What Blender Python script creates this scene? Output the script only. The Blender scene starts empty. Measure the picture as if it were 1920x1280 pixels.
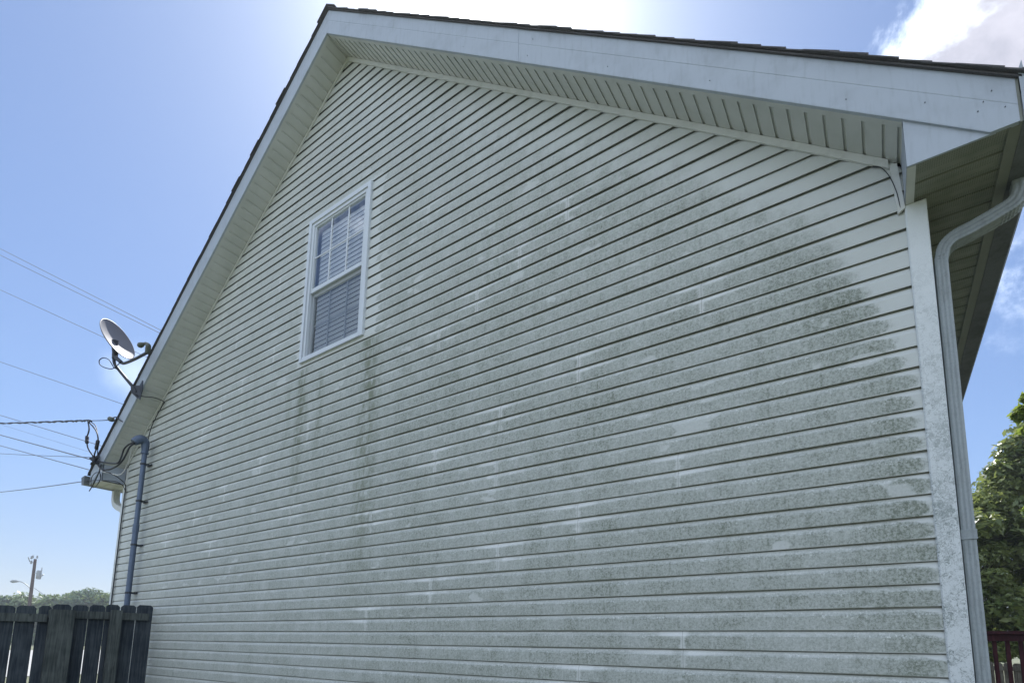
import bpy, math, random
import numpy as np
from mathutils import Vector, Matrix
R_ = random.Random(7)
C = bpy.context.scene.collection
SC = bpy.context.scene

# ------------------------------------------------------------ camera
cd = bpy.data.cameras.new("camera"); cam = bpy.data.objects.new("camera", cd); C.objects.link(cam)
cR = Vector((0.8366034, 0.5476750, 0.0121182)); cU = Vector((0.0663729, -0.1232968, 0.9901477)); cF = Vector((-0.5437733, 0.8275567, 0.1395013))
m = Matrix.Identity(4)
for i in range(3):
    m[i][0] = cR[i]; m[i][1] = cU[i]; m[i][2] = -cF[i]
m[0][3], m[1][3], m[2][3] = 0.0, -2.937313, 1.45
cam.matrix_world = m
cd.sensor_width = 36; cd.lens = 1000.396 / 1920 * 36
cd.shift_x = (960 - 1001.184) / 1920; cd.shift_y = (1062.174 - 640) / 1920
cd.clip_start = 0.05; cd.clip_end = 2000
SC.camera = cam

# ------------------------------------------------------------ world, sun, exposure
SUN_EL = math.radians(53.9); SUN_AZ = math.radians(-40.4)      # azimuth from +y towards +x
SUND = Vector((math.sin(SUN_AZ) * math.cos(SUN_EL), math.cos(SUN_AZ) * math.cos(SUN_EL), math.sin(SUN_EL)))
W = bpy.data.worlds.new("World"); SC.world = W; W.use_nodes = True
nt = W.node_tree; nt.nodes.clear()

class G:
    """small node-graph helper"""
    def __init__(s, nt): s.nt = nt
    def n(s, t, **k):
        x = s.nt.nodes.new(t)
        for a, b in k.items(): setattr(x, a, b)
        return x
    def put(s, sock, v):
        if v is None: return
        if isinstance(v, (int, float)): sock.default_value = v
        elif isinstance(v, (tuple, list)):
            if len(sock.default_value) == 4 and len(v) == 3: v = (*v, 1)
            sock.default_value = v
        else: s.nt.links.new(v, sock)
    def m(s, op, a, b=None, c=None, clamp=False):
        x = s.n('ShaderNodeMath', operation=op, use_clamp=clamp)
        s.put(x.inputs[0], a); s.put(x.inputs[1], b); s.put(x.inputs[2], c)
        return x.outputs[0]
    def vm(s, op, a, b=None):
        x = s.n('ShaderNodeVectorMath', operation=op); s.put(x.inputs[0], a); s.put(x.inputs[1], b)
        return x.outputs['Value'] if op in ('DOT_PRODUCT', 'LENGTH', 'DISTANCE') else x.outputs[0]
    def comb(s, x, y, z):
        c = s.n('ShaderNodeCombineXYZ')
        for i, v in enumerate((x, y, z)): s.put(c.inputs[i], v)
        return c.outputs[0]
    def sep(s, v):
        c = s.n('ShaderNodeSeparateXYZ'); s.put(c.inputs[0], v); return c.outputs
    def noise(s, v, sc, det=2, rough=.5, dist=0):
        x = s.n('ShaderNodeTexNoise'); s.put(x.inputs['Vector'], v)
        x.inputs['Scale'].default_value = sc; x.inputs['Detail'].default_value = det
        x.inputs['Roughness'].default_value = rough; x.inputs['Distortion'].default_value = dist
        return x.outputs['Fac']
    def vor(s, v, sc, feat='F1'):
        x = s.n('ShaderNodeTexVoronoi', feature=feat); s.put(x.inputs['Vector'], v); x.inputs['Scale'].default_value = sc
        return x.outputs['Distance']
    def rnd(s, v):
        x = s.n('ShaderNodeTexWhiteNoise', noise_dimensions='1D'); s.put(x.inputs['W'], v); return x.outputs['Value']
    def ss(s, v, a, b, lo=0.0, hi=1.0):
        x = s.n('ShaderNodeMapRange', interpolation_type='SMOOTHSTEP'); s.put(x.inputs[0], v)
        s.put(x.inputs[1], a); s.put(x.inputs[2], b); x.inputs[3].default_value = lo; x.inputs[4].default_value = hi
        return x.outputs[0]
    def lin(s, v, a, b, lo=0.0, hi=1.0):
        x = s.n('ShaderNodeMapRange'); s.put(x.inputs[0], v); s.put(x.inputs[1], a); s.put(x.inputs[2], b)
        x.inputs[3].default_value = lo; x.inputs[4].default_value = hi; return x.outputs[0]
    def ramp(s, v, pts):
        x = s.n('ShaderNodeValToRGB'); s.put(x.inputs[0], v); e = x.color_ramp.elements
        while len(e) < len(pts): e.new(.5)
        for el, (p, c) in zip(e, pts): el.position = p; el.color = (c, c, c, 1) if isinstance(c, (int, float)) else (*c, 1)
        return x.outputs[0]
    def mix(s, f, a, b):
        x = s.n('ShaderNodeMix', data_type='RGBA'); s.put(x.inputs[0], f); s.put(x.inputs[6], a); s.put(x.inputs[7], b)
        return x.outputs[2]

g = G(nt)
SKYT = (.64, .77, .94)
sky = g.n('ShaderNodeTexSky', sky_type='NISHITA', sun_disc=False)
sky.sun_elevation = SUN_EL; sky.sun_rotation = SUN_AZ
sky.air_density = 1.0; sky.dust_density = 0.55; sky.ozone_density = 1.5; sky.altitude = 100
dirv = g.n('ShaderNodeTexCoord').outputs['Generated']
dn = g.vm('NORMALIZE', dirv)
# clouds: soft masses about a few directions of the sky
def cloud(direction, rin, rout, amp):
    d = Vector(direction).normalized()
    ang = g.vm('DISTANCE', dn, tuple(d))
    return g.ss(g.m('ADD', ang, g.m('MULTIPLY', g.m('SUBTRACT', cn, .5), amp)), rin, rout, 1, 0)
cn = g.noise(dn, 5.5, 8, .62, .25)
cn2 = g.noise(g.vm('ADD', dn, (3.1, .4, .2)), 9, 7, .6, .3)
K1 = cloud((0.272, 1.201, 1.103), .095, .135, .22)
K2 = g.m('MULTIPLY', cloud((0.30, 1.25, .66), .01, .085, .25), g.ss(cn2, .38, .62))
K3 = g.m('MULTIPLY', cloud((-1.135, .380, .485), .0, .05, .1), .25)
K4 = g.m('MULTIPLY', g.m('MULTIPLY', cloud((0.9, .9, .9), .2, .55, .5), g.ss(cn2, .45, .6)), .8)
Kfill = g.m('MULTIPLY', g.ss(cn, .44, .56), g.ss(g.vm('DISTANCE', dn, tuple(Vector((.3, -1, .6)).normalized())), .85, 1.15, 1, 0))  # unseen bright clouds behind the camera, added to lighten the shaded wall
kk = g.m('MAXIMUM', g.m('MAXIMUM', K1, K2), g.m('MAXIMUM', K3, g.m('MAXIMUM', K4, Kfill)))
shade = g.ss(g.m('ADD', g.vm('DISTANCE', dn, tuple(Vector((0.36, 1.20, 1.09)).normalized())), g.m('MULTIPLY', g.m('SUBTRACT', cn2, .5), .22)), .10, .15, 1, 0)
ccol = g.mix(shade, (9.6, 10.6, 12.2), g.mix(g.ss(cn, .3, .7), (2.5, 2.6, 3.2), (4.4, 4.4, 5.0)))
lum = g.vm('DOT_PRODUCT', sky.outputs[0], (.25, .5, .25))
x_ = g.n('ShaderNodeVectorMath', operation='SCALE'); g.put(x_.inputs[0], g.vm('MULTIPLY', sky.outputs[0], SKYT)); g.put(x_.inputs['Scale'], g.m('DIVIDE', 1.0, g.m('ADD', 1.0, g.m('DIVIDE', lum, 16.0))))
asun = g.vm('DISTANCE', dn, tuple(SUND))
glow = g.m('POWER', g.m('ADD', 1.0, g.m('POWER', g.m('DIVIDE', asun, .105), 2.0)), -1.6)   # aureole of haze about the sun
y_ = g.n('ShaderNodeVectorMath', operation='SCALE'); y_.inputs[0].default_value = (20, 20, 19.5); g.put(y_.inputs['Scale'], glow)
hz = g.ss(g.sep(dn)[2], .32, .02)
base_ = g.vm('MULTIPLY', x_.outputs[0], g.mix(hz, (1, 1, 1), (1.0, .86, .84)))
gl_ = g.vm('DOT_PRODUCT', base_, (.25, .5, .25))
base_ = g.mix(.10, base_, g.comb(gl_, gl_, gl_))
col = g.mix(kk, g.vm('ADD', base_, y_.outputs[0]), ccol)
bg = g.n('ShaderNodeBackground'); g.put(bg.inputs[0], col); bg.inputs[1].default_value = 0.125
out = g.n('ShaderNodeOutputWorld'); nt.links.new(bg.outputs[0], out.inputs[0])

sd = bpy.data.lights.new("sun", 'SUN'); sd.energy = 4.5; sd.angle = math.radians(.53); sd.color = (1, .975, .94)
sun = bpy.data.objects.new("sun", sd); C.objects.link(sun)
sun.rotation_mode = 'QUATERNION'; sun.rotation_quaternion = SUND.to_track_quat('Z', 'Y')
SC.view_settings.view_transform = 'Standard'; SC.view_settings.look = 'None'; SC.view_settings.gamma = 1
SC.view_settings.exposure = 0.70
SC.render.engine = 'CYCLES'

# ------------------------------------------------------------ materials
def mat(name, fn):
    mm = bpy.data.materials.new(name); mm.use_nodes = True; t = mm.node_tree; t.nodes.clear()
    gg = G(t); o = gg.n('ShaderNodeOutputMaterial'); sh = fn(gg); t.links.new(sh, o.inputs[0]); return mm
def pbr(gg, col, rough=.6, metal=0.0, bump=None, bstr=.3, bdist=.002, spec=.5):
    b = gg.n('ShaderNodeBsdfPrincipled'); gg.put(b.inputs['Base Color'], col); gg.put(b.inputs['Roughness'], rough)
    gg.put(b.inputs['Metallic'], metal); b.inputs['Specular IOR Level'].default_value = spec
    if bump is not None:
        x = gg.n('ShaderNodeBump'); x.inputs['Strength'].default_value = bstr; x.inputs['Distance'].default_value = bdist
        gg.put(x.inputs['Height'], bump); gg.nt.links.new(x.outputs[0], b.inputs['Normal'])
    return b.outputs[0]
def obc(gg): return gg.n('ShaderNodeTexCoord').outputs['Object']
def simple(name, c, rough=.6, metal=0.0, var=.12, sc=6, spec=.5):
    def f(gg):
        v = obc(gg); n = gg.noise(v, sc, 4, .6); n2 = gg.noise(v, sc * 14, 3, .6)
        k = gg.m('ADD', 1 - var, gg.m('MULTIPLY', gg.m('ADD', gg.m('MULTIPLY', n, .7), gg.m('MULTIPLY', n2, .3)), 2 * var))
        x = gg.n('ShaderNodeVectorMath', operation='SCALE'); x.inputs[0].default_value = c; gg.put(x.inputs['Scale'], k)
        return pbr(gg, x.outputs[0], rough, metal, n2, .08, .001, spec)
    return mat(name, f)

E_ = .1016; ZK = 3.4553          # siding exposure, height of hem line number 0
PX, PZ, SL = -4.328, 7.514, .8167  # gable peak at the wall, slope
XL, XR = -8.775, .2163
WX0, WX1, WZ0, WZ1 = -4.775, -3.807, 4.200, 5.783
OV = .285

def siding_mat(gg):
    v = obc(gg); x, y, z = gg.sep(v)
    u = gg.m('DIVIDE', gg.m('SUBTRACT', z, ZK), E_)
    ci = gg.m('FLOOR', u); fr = gg.m('SUBTRACT', u, ci)
    r1 = gg.rnd(ci); r2 = gg.rnd(gg.m('ADD', ci, 57.3)); r3 = gg.rnd(gg.m('ADD', ci, 131.7))
    cx = gg.comb(x, 0, gg.m('MULTIPLY', ci, 3.71))                        # per-course coordinate
    big = gg.noise(gg.comb(gg.m('MULTIPLY', x, .5), 0, z), 1.1, 3, .55)
    med = gg.noise(gg.comb(x, 0, gg.m('ADD', gg.m('MULTIPLY', z, .8), gg.m('MULTIPLY', ci, 1.3))), 7, 4, .6)
    spk = gg.noise(v, 95, 6, .78, .5)
    fine = gg.noise(v, 300, 3, .7)
    drip = gg.noise(gg.comb(gg.m('MULTIPLY', x, 60), gg.m('MULTIPLY', ci, 5.1), gg.m('MULTIPLY', z, 9)), 1, 4, .6)
    # regions -------------------------------------------------
    xe = gg.ramp(gg.lin(z, 2.0, 4.4), [(0, .86), (.20, .83), (.36, .775), (.50, .72), (.60, .655), (.70, .575), (.79, .425), (.90, .15), (1, .0)])
    xe = gg.m('ADD', gg.lin(xe, 0, 1, -.75, .42), gg.m('MULTIPLY', gg.m('SUBTRACT', r1, .5), gg.lin(z, 1.6, 3.4, .03, .09)))
    tg = gg.m('POWER', gg.m('ABSOLUTE', gg.m('DIVIDE', gg.m('SUBTRACT', fr, .37), .37)), 3.0)
    wob = gg.m('ADD', gg.m('MULTIPLY', gg.m('SUBTRACT', gg.noise(gg.comb(x, 0, gg.m('MULTIPLY', z, 1)), 38, 5, .75), .5), .14), gg.m('MULTIPLY', r3, .03))
    dR = gg.m('SUBTRACT', gg.m('SUBTRACT', xe, x), gg.m('ADD', gg.m('MULTIPLY', tg, .045), wob))
    regR = gg.m('ADD', gg.m('MULTIPLY', gg.ss(dR, -.01, gg.lin(z, 3.1, 4.1, .03, .30)), .8), gg.m('MULTIPLY', gg.ss(dR, -.10, .12), .2))
    cr = gg.m('ADD', .12, gg.m('MULTIPLY', gg.ss(dR, .0, .55), .0))
    # clean margins beside the window, tongue shaped
    inz = gg.m('MULTIPLY', gg.ss(z, 4.13, 4.17), gg.ss(z, 5.80, 5.84, 1, 0))
    dw1 = gg.m('SUBTRACT', x, gg.m('ADD', WX1 + .055, gg.m('ADD', gg.m('MULTIPLY', r2, .09), gg.lin(z, 4.2, 5.8, .07, .0))))
    dw1 = gg.m('SUBTRACT', dw1, gg.m('ADD', gg.m('MULTIPLY', tg, .06), wob))
    dw0 = gg.m('SUBTRACT', gg.m('SUBTRACT', WX0 - .03, x), gg.m('ADD', gg.m('MULTIPLY', r3, .04), gg.m('ADD', gg.m('MULTIPLY', tg, .05), wob)))
    wok = gg.m('MAXIMUM', gg.ss(dw1, 0, .02), gg.ss(dw0, 0, .02))
    regW = gg.m('MAXIMUM', wok, gg.m('SUBTRACT', 1, inz))
    # cleaner right under the rake
    rk = gg.m('SUBTRACT', gg.m('SUBTRACT', PZ, z), gg.m('MULTIPLY', gg.m('ABSOLUTE', gg.m('SUBTRACT', x, PX)), SL))
    rkm = gg.ss(gg.m('ADD', rk, gg.m('MULTIPLY', gg.m('SUBTRACT', med, .5), 1.0)), .05, .75)
    hgt = gg.ramp(gg.lin(z, 1, 7.5), [(0, 1.0), (.35, 1.0), (.55, .85), (.72, .60), (.9, .42), (1, .30)])
    lft = gg.lin(x, -8.8, -3.0, .62, 1.0)
    lcl = gg.ss(gg.m('ADD', x, gg.m('MULTIPLY', gg.m('SUBTRACT', med, .5), .5)), -8.75, -8.2)
    # face of each course: dirty flat, clean cove with a ragged border
    ed = gg.m('ADD', gg.m('ADD', .775, gg.m('MULTIPLY', gg.m('SUBTRACT', gg.noise(cx, 42, 5, .8), .5), .34)), gg.m('MULTIPLY', gg.m('SUBTRACT', gg.noise(cx, 4, 2, .5), .5), .25))
    face = gg.m('MULTIPLY', gg.ss(fr, gg.m('SUBTRACT', ed, .06), gg.m('ADD', ed, .03), 1, .5), gg.ss(fr, .0, .05, .45, 1))
    fleck = gg.m('MULTIPLY', gg.m('MULTIPLY', gg.ss(gg.noise(v, 105, 3, .6), .57, .64), gg.ss(gg.m('ABSOLUTE', gg.m('SUBTRACT', fr, .70)), .08, .26, 1, 0)), gg.ss(gg.noise(cx, 9, 3, .6), .42, .62))
    ridge = gg.m('MULTIPLY', gg.ss(gg.m('ABSOLUTE', gg.m('SUBTRACT', fr, gg.m('ADD', ed, .05))), .0, .035, 1, 0), gg.ss(gg.noise(cx, 16, 4, .7), .46, .60))
    # seams between panels: pale halo
    uv = gg.n('ShaderNodeUVMap', uv_map='seam').outputs[0]; s0, s1, _ = gg.sep(uv)
    sdist = gg.m('MINIMUM', s0, s1)
    hw = gg.m('ADD', .004, gg.m('MULTIPLY', gg.m('POWER', gg.noise(gg.comb(x, 0, gg.m('MULTIPLY', z, 3)), 12, 4, .7), 3.0), .08))
    halo = gg.ss(sdist, gg.m('MULTIPLY', hw, .6), gg.m('MULTIPLY', hw, 1.5), 1, 0)
    hn = gg.ss(gg.noise(cx, 5.5, 2, .5), .36, .55)
    halo2 = gg.m('MULTIPLY', gg.m('MULTIPLY', gg.ss(sdist, .03, .38, 1, 0), gg.ss(fr, gg.m('SUBTRACT', .62, gg.m('MULTIPLY', gg.ss(sdist, 0, .2, 1, 0), .12)), .78)), hn)
    clean = gg.m('MULTIPLY', gg.m('SUBTRACT', 1, gg.m('MULTIPLY', halo, .6)), gg.m('SUBTRACT', 1, halo2))
    # rubbed clean patches
    rub = gg.ss(gg.noise(gg.comb(gg.m('MULTIPLY', x, .55), gg.m('MULTIPLY', ci, 2.3), z), 6.5, 3, .5), .66, .70)
    el_ = gg.m('ADD', gg.m('POWER', gg.m('DIVIDE', gg.m('ADD', x, .0), .085), 2.0), gg.m('POWER', gg.m('DIVIDE', gg.m('SUBTRACT', z, 2.835), .034), 2.0))
    rub = gg.m('MAXIMUM', rub, gg.ss(gg.m('ADD', el_, gg.m('MULTIPLY', gg.m('SUBTRACT', spk, .5), .6)), .8, 1.1, 1, 0))
    # density
    dens = gg.m('MULTIPLY', gg.m('MULTIPLY', regR, regW), gg.m('MULTIPLY', gg.m('MULTIPLY', rkm, hgt), gg.m('MULTIPLY', lft, lcl)))
    amt = gg.m('ADD', gg.lin(big, .3, .7, .62, .84), gg.m('MULTIPLY', gg.m('SUBTRACT', med, .5), .8))
    col_ = gg.noise(gg.comb(gg.m('MULTIPLY', x, 2.4), 0, gg.m('MULTIPLY', z, .35)), 1.6, 4, .65)
    amt = gg.m('ADD', amt, gg.m('MULTIPLY', gg.m('SUBTRACT', col_, .5), .55))
    edge = gg.m('MULTIPLY', gg.ss(dR, .0, .40, 1, 0), gg.lin(z, 2.2, 3.6, .30, .14))                 # heavier growth towards the right end
    amt = gg.m('ADD', amt, edge)
    gran = gg.m('MULTIPLY', gg.ss(spk, .33, .66), gg.m('ADD', .45, gg.m('MULTIPLY', fine, 1.1)))
    gran = gg.m('ADD', gg.m('MULTIPLY', gran, .75), gg.m('MULTIPLY', gg.ss(drip, .4, .75), .30))
    dirt = gg.m('MULTIPLY', gg.m('MULTIPLY', gg.m('MULTIPLY', face, dens), gg.m('MULTIPLY', clean, gg.m('SUBTRACT', 1, gg.m('MULTIPLY', rub, .7)))), gg.m('MULTIPLY', amt, gg.m('ADD', .36, gg.m('MULTIPLY', gran, .82))), None, True)
    # runs below the window corners
    def run(xc, w, zt, zb, a):
        wv = gg.m('MULTIPLY', gg.m('SUBTRACT', gg.noise(gg.comb(0, 0, z), 2.3, 2, .5), .5), .18)
        d = gg.m('ABSOLUTE', gg.m('SUBTRACT', x, gg.m('ADD', xc, wv)))
        return gg.m('MULTIPLY', gg.m('MULTIPLY', gg.ss(d, w * .1, w, 1, 0), a), gg.m('MULTIPLY', gg.ss(z, zt - .02, zt + .03, 1, 0), gg.ss(z, zb, zt - .5)))
    runs = gg.m('ADD', gg.m('ADD', run(-4.72, .13, 4.12, 2.2, 1.1), run(-4.42, .08, 4.0, 2.9, .7)), gg.m('ADD', run(-3.70, .20, 4.16, 1.0, 1.0), run(-4.95, .07, 4.0, 3.2, .5)))
    runs = gg.m('MULTIPLY', gg.m('MULTIPLY', runs, gg.ss(gg.noise(gg.comb(gg.m('MULTIPLY', x, 3), gg.m('MULTIPLY', ci, 1.1), gg.m('MULTIPLY', z, .8)), 6, 4, .7), .36, .62)), gg.m('ADD', .25, gg.m('MULTIPLY', face, .75)))
    # overlap line of each seam
    line = gg.ss(sdist, .0008, .0028, 1, 0)
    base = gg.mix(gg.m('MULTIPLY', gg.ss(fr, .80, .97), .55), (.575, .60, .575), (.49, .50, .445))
    base = gg.mix(gg.lin(med, .3, .7, 0, .16), base, (.50, .50, .46))
    base = gg.mix(gg.m('MULTIPLY', gg.m('MULTIPLY', ridge, dens), .8), base, (.80, .81, .78))
    base = gg.mix(gg.m('MULTIPLY', gg.m('MAXIMUM', gg.m('MULTIPLY', gg.m('MULTIPLY', halo, .8), hn), halo2), .38), base, (.80, .81, .79))
    grim = gg.mix(gg.ss(spk, .35, .7), (.245, .27, .215), (.13, .15, .115))
    c = gg.mix(gg.m('MULTIPLY', dirt, 1.0, None, True), base, grim)
    c = gg.mix(gg.m('MULTIPLY', gg.m('MULTIPLY', fleck, dens), .6, None, True), c, (.74, .76, .73))
    c = gg.mix(gg.m('MULTIPLY', runs, .72, None, True), c, (.12, .14, .07))
    c = gg.mix(gg.m('MULTIPLY', line, .55), c, (.22, .23, .2))
    c = gg.mix(gg.m('MULTIPLY', gg.ss(fr, .935, .95), .3), c, (.10, .10, .075))  # shadow line of the lap painted into the recess below each hem
    # lap shade painted darker on the underside of each hem
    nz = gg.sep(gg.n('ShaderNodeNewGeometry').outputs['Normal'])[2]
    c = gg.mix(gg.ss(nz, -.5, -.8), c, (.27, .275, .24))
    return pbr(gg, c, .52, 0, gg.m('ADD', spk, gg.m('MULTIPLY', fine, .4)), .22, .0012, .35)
M = {}
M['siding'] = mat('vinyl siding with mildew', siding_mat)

def post_mat(gg):
    v = obc(gg); x, y, z = gg.sep(v)
    d = gg.vm('ADD', v, gg.comb(gg.m('MULTIPLY', gg.noise(v, 45, 2, .5), .05), 0, gg.m('MULTIPLY', gg.noise(gg.vm('ADD', v, (5, 2, 1)), 45, 2, .5), .05)))
    a = gg.noise(d, 60, 5, .8, 1.6); b = gg.noise(v, 9, 3, .6); f = gg.noise(v, 190, 3, .7)
    h = gg.ss(z, 3.35, 1.9)
    h = gg.ramp(gg.lin(z, 1.0, 3.5), [(0, .95), (.35, .95), (.62, .62), (.85, .25), (1, .05)])
    k = gg.m('MULTIPLY', gg.ss(gg.m('ADD', a, gg.m('MULTIPLY', gg.m('SUBTRACT', b, .5), .35)), .46, .62), h)
    k = gg.m('ADD', gg.m('MULTIPLY', k, .75), gg.m('MULTIPLY', gg.m('MULTIPLY', f, h), .22), None, True)
    c = gg.mix(k, (.68, .71, .71), (.15, .18, .165))
    return pbr(gg, c, .5, 0, a, .15, .001, .35)
M['post'] = mat('mildewed white corner trim', post_mat)

def fascia_mat(gg):
    v = obc(gg); n = gg.noise(v, 5, 5, .65); f = gg.noise(v, 140, 3, .7)
    st = gg.noise(gg.comb(gg.m('MULTIPLY', gg.sep(v)[0], 40), 0, gg.m('MULTIPLY', gg.sep(v)[2], 5)), 1, 4, .6)
    k = gg.m('ADD', gg.m('MULTIPLY', gg.ss(n, .45, .75), .26), gg.m('MULTIPLY', gg.ss(st, .48, .75), .26))
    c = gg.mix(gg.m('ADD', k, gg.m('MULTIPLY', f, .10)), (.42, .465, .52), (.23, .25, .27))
    return pbr(gg, c, .42, 0, gg.noise(v, 2.6, 4, .6), .5, .012, .4)
M['fascia'] = mat('white coil-stock fascia', fascia_mat)
def trimw(gg):
    v = obc(gg); n = gg.noise(v, 11, 4, .6); f = gg.noise(v, 120, 3, .7)
    return pbr(gg, gg.mix(gg.m('ADD', gg.m('MULTIPLY', gg.ss(n, .45, .75), .3), gg.m('MULTIPLY', f, .12)), (.68, .69, .66), (.34, .36, .31)), .45)
M['trim'] = mat('white vinyl trim', trimw)
def soffit_mat(gg):
    v = obc(gg); n = gg.noise(v, 4, 4, .6); f = gg.noise(v, 60, 4, .7)
    return pbr(gg, gg.mix(gg.m('ADD', gg.m('MULTIPLY', gg.ss(n, .35, .75), .35), gg.m('MULTIPLY', f, .15)), (.60, .61, .59), (.38, .40, .36)), .5)
M['soffit'] = mat('cream vinyl soffit', soffit_mat)
def vent_mat(gg):
    v = obc(gg); x, y, z = gg.sep(v)
    cx = gg.m('SUBTRACT', gg.m('FRACT', gg.m('DIVIDE', x, .0085)), .5); cy = gg.m('SUBTRACT', gg.m('FRACT', gg.m('DIVIDE', y, .0085)), .5)
    dd = gg.m('SQRT', gg.m('ADD', gg.m('MULTIPLY', cx, cx), gg.m('MULTIPLY', cy, cy)))
    hole = gg.m('MULTIPLY', gg.ss(dd, .2, .3, 1, 0), gg.ss(gg.m('ABSOLUTE', gg.m('SUBTRACT', gg.m('FRACT', gg.m('DIVIDE', gg.m('ADD', y, .289), .1045)), .5)), .36, .40, 1, 0))
    n = gg.noise(v, 9, 4, .6)
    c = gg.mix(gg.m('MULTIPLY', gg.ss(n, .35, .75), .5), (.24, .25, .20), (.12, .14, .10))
    return pbr(gg, gg.mix(gg.m('MULTIPLY', hole, .7), c, (.06, .07, .05)), .55)
M['vent'] = mat('perforated eave soffit', vent_mat)
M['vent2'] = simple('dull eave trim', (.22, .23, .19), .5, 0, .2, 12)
M['vinyl'] = simple('white window vinyl', (.62, .66, .70), .35, 0, .05)
M['muntin'] = simple('white muntin', (.66, .69, .73), .35, 0, .03)
M['blind'] = simple('white blind slats', (.86, .87, .88), .45, 0, .03)
M['room'] = simple('dim room', (.34, .36, .38), .8)
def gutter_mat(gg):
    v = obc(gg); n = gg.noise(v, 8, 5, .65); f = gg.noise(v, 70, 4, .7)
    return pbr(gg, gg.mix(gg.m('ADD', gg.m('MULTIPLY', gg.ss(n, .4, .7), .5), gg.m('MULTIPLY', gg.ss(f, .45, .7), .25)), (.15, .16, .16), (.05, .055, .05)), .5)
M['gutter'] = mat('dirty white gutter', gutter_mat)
def ds_mat(gg):
    v = obc(gg); x, y, z = gg.sep(v); n = gg.noise(gg.comb(gg.m('MULTIPLY', x, 6), gg.m('MULTIPLY', y, 6), z), 7, 4, .65); f = gg.noise(v, 90, 4, .7)
    up = gg.ss(z, 3.30, 3.42)
    k = gg.m('ADD', gg.m('ADD', gg.m('MULTIPLY', gg.ss(n, .4, .75), .35), gg.m('MULTIPLY', gg.ss(f, .42, .7), .22)), gg.m('MULTIPLY', up, .35), None, True)
    return pbr(gg, gg.mix(k, (.32, .355, .37), (.15, .165, .155)), .5)
M['downspout'] = mat('grey painted downspout', ds_mat)
def shingle_mat(gg):
    v = obc(gg); f = gg.noise(v, 260, 4, .8); b = gg.noise(v, 8, 3, .6)
    c = gg.mix(gg.ss(f, .35, .65), (.06, .058, .062), (.15, .145, .145))
    return pbr(gg, gg.mix(gg.m('MULTIPLY', b, .5), c, (.10, .095, .10)), .95, 0, f, .6, .003, .2)
M['shingle'] = mat('dark asphalt shingles', shingle_mat)
def glass_mat(gg):
    t = gg.n('ShaderNodeBsdfTransparent'); t.inputs[0].default_value = (.95, .97, .98, 1)
    gl = gg.n('ShaderNodeBsdfGlossy'); gl.inputs['Roughness'].default_value = .015; gl.inputs[0].default_value = (.95, .97, 1, 1)
    x = gg.n('ShaderNodeBump'); x.inputs['Strength'].default_value = .05; x.inputs['Distance'].default_value = .02
    gg.put(x.inputs['Height'], gg.noise(obc(gg), 1.6, 1, .4)); gg.nt.links.new(x.outputs[0], gl.inputs['Normal'])
    fr = gg.n('ShaderNodeFresnel'); fr.inputs[0].default_value = 1.5
    mx = gg.n('ShaderNodeMixShader'); gg.put(mx.inputs[0], gg.m('MULTIPLY', fr.outputs[0], 2.1, None, True)); gg.nt.links.new(t.outputs[0], mx.inputs[1]); gg.nt.links.new(gl.outputs[0], mx.inputs[2])
    return mx.outputs[0]
M['glass'] = mat('window glass', glass_mat)
def screen_mat(gg):
    t = gg.n('ShaderNodeBsdfTransparent'); d = gg.n('ShaderNodeBsdfDiffuse'); d.inputs[0].default_value = (.07, .08, .085, 1)
    mx = gg.n('ShaderNodeMixShader'); mx.inputs[0].default_value = .22; gg.nt.links.new(t.outputs[0], mx.inputs[1]); gg.nt.links.new(d.outputs[0], mx.inputs[2])
    return mx.outputs[0]
M['screen'] = mat('insect screen mesh', screen_mat)
M['conduit'] = simple('weathered grey-blue conduit', (.10, .135, .20), .45, .3, .2, 9)
M['dkmetal'] = simple('dark galvanised steel', (.045, .05, .06), .5, .3, .25, 20)
M['rubber'] = simple('black cable jacket', (.02, .022, .028), .55, 0, .2, 20)
M['wire'] = simple('aged wire', (.12, .13, .15), .5, 0, .2, 3)
M['bare'] = simple('bare twisted wire', (.62, .62, .60), .4, .2, .5, 60)
def dish_mat(gg):
    v = obc(gg); n = gg.noise(v, 12, 5, .7)
    p = gg.m('MULTIPLY', gg.ss(n, .50, .56), gg.ss(gg.vm('LENGTH', gg.vm('ADD', v, (0, 0, -.1))), .10, .24, 1, 0))
    return pbr(gg, gg.mix(p, (.17, .17, .19), (.085, .10, .125)), .5)
M['dish'] = mat('grey dish paint, worn', dish_mat)
M['lnb'] = simple('faded grey-green plastic', (.09, .10, .085), .5, 0, .2, 20)
def wood_mat(c1, c2, rough=.85):
    def f(gg):
        v = obc(gg); x, y, z = gg.sep(v)
        gr = gg.noise(gg.comb(gg.m('MULTIPLY', x, 26), gg.m('MULTIPLY', y, 26), gg.m('MULTIPLY', z, 1.3)), 2.2, 5, .65, .4)
        b = gg.noise(v, 4, 3, .6); kn = gg.ss(gg.vor(gg.comb(gg.m('MULTIPLY', x, 1), y, gg.m('MULTIPLY', z, .4)), 5.5), .03, .10, 1, 0)
        c = gg.mix(gg.ss(gg.m('ADD', gr, gg.m('MULTIPLY', gg.m('SUBTRACT', b, .5), .6)), .3, .72), c1, c2)
        return pbr(gg, gg.mix(gg.m('MULTIPLY', kn, .6), c, (c1[0] * .5, c1[1] * .5, c1[2] * .5)), rough, 0, gr, .5, .004, .25)
    return f
M['fence'] = mat('weathered fence boards', wood_mat((.028, .036, .046), (.075, .088, .098)))
M['rail'] = mat('weathered fence rails', wood_mat((.045, .052, .05), (.115, .128, .12)))
M['deck'] = mat('dark red stained wood', wood_mat((.030, .008, .011), (.065, .016, .021), .6))
M['oldfence'] = mat('old grey fence boards', wood_mat((.06, .055, .045), (.15, .14, .12)))
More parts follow.
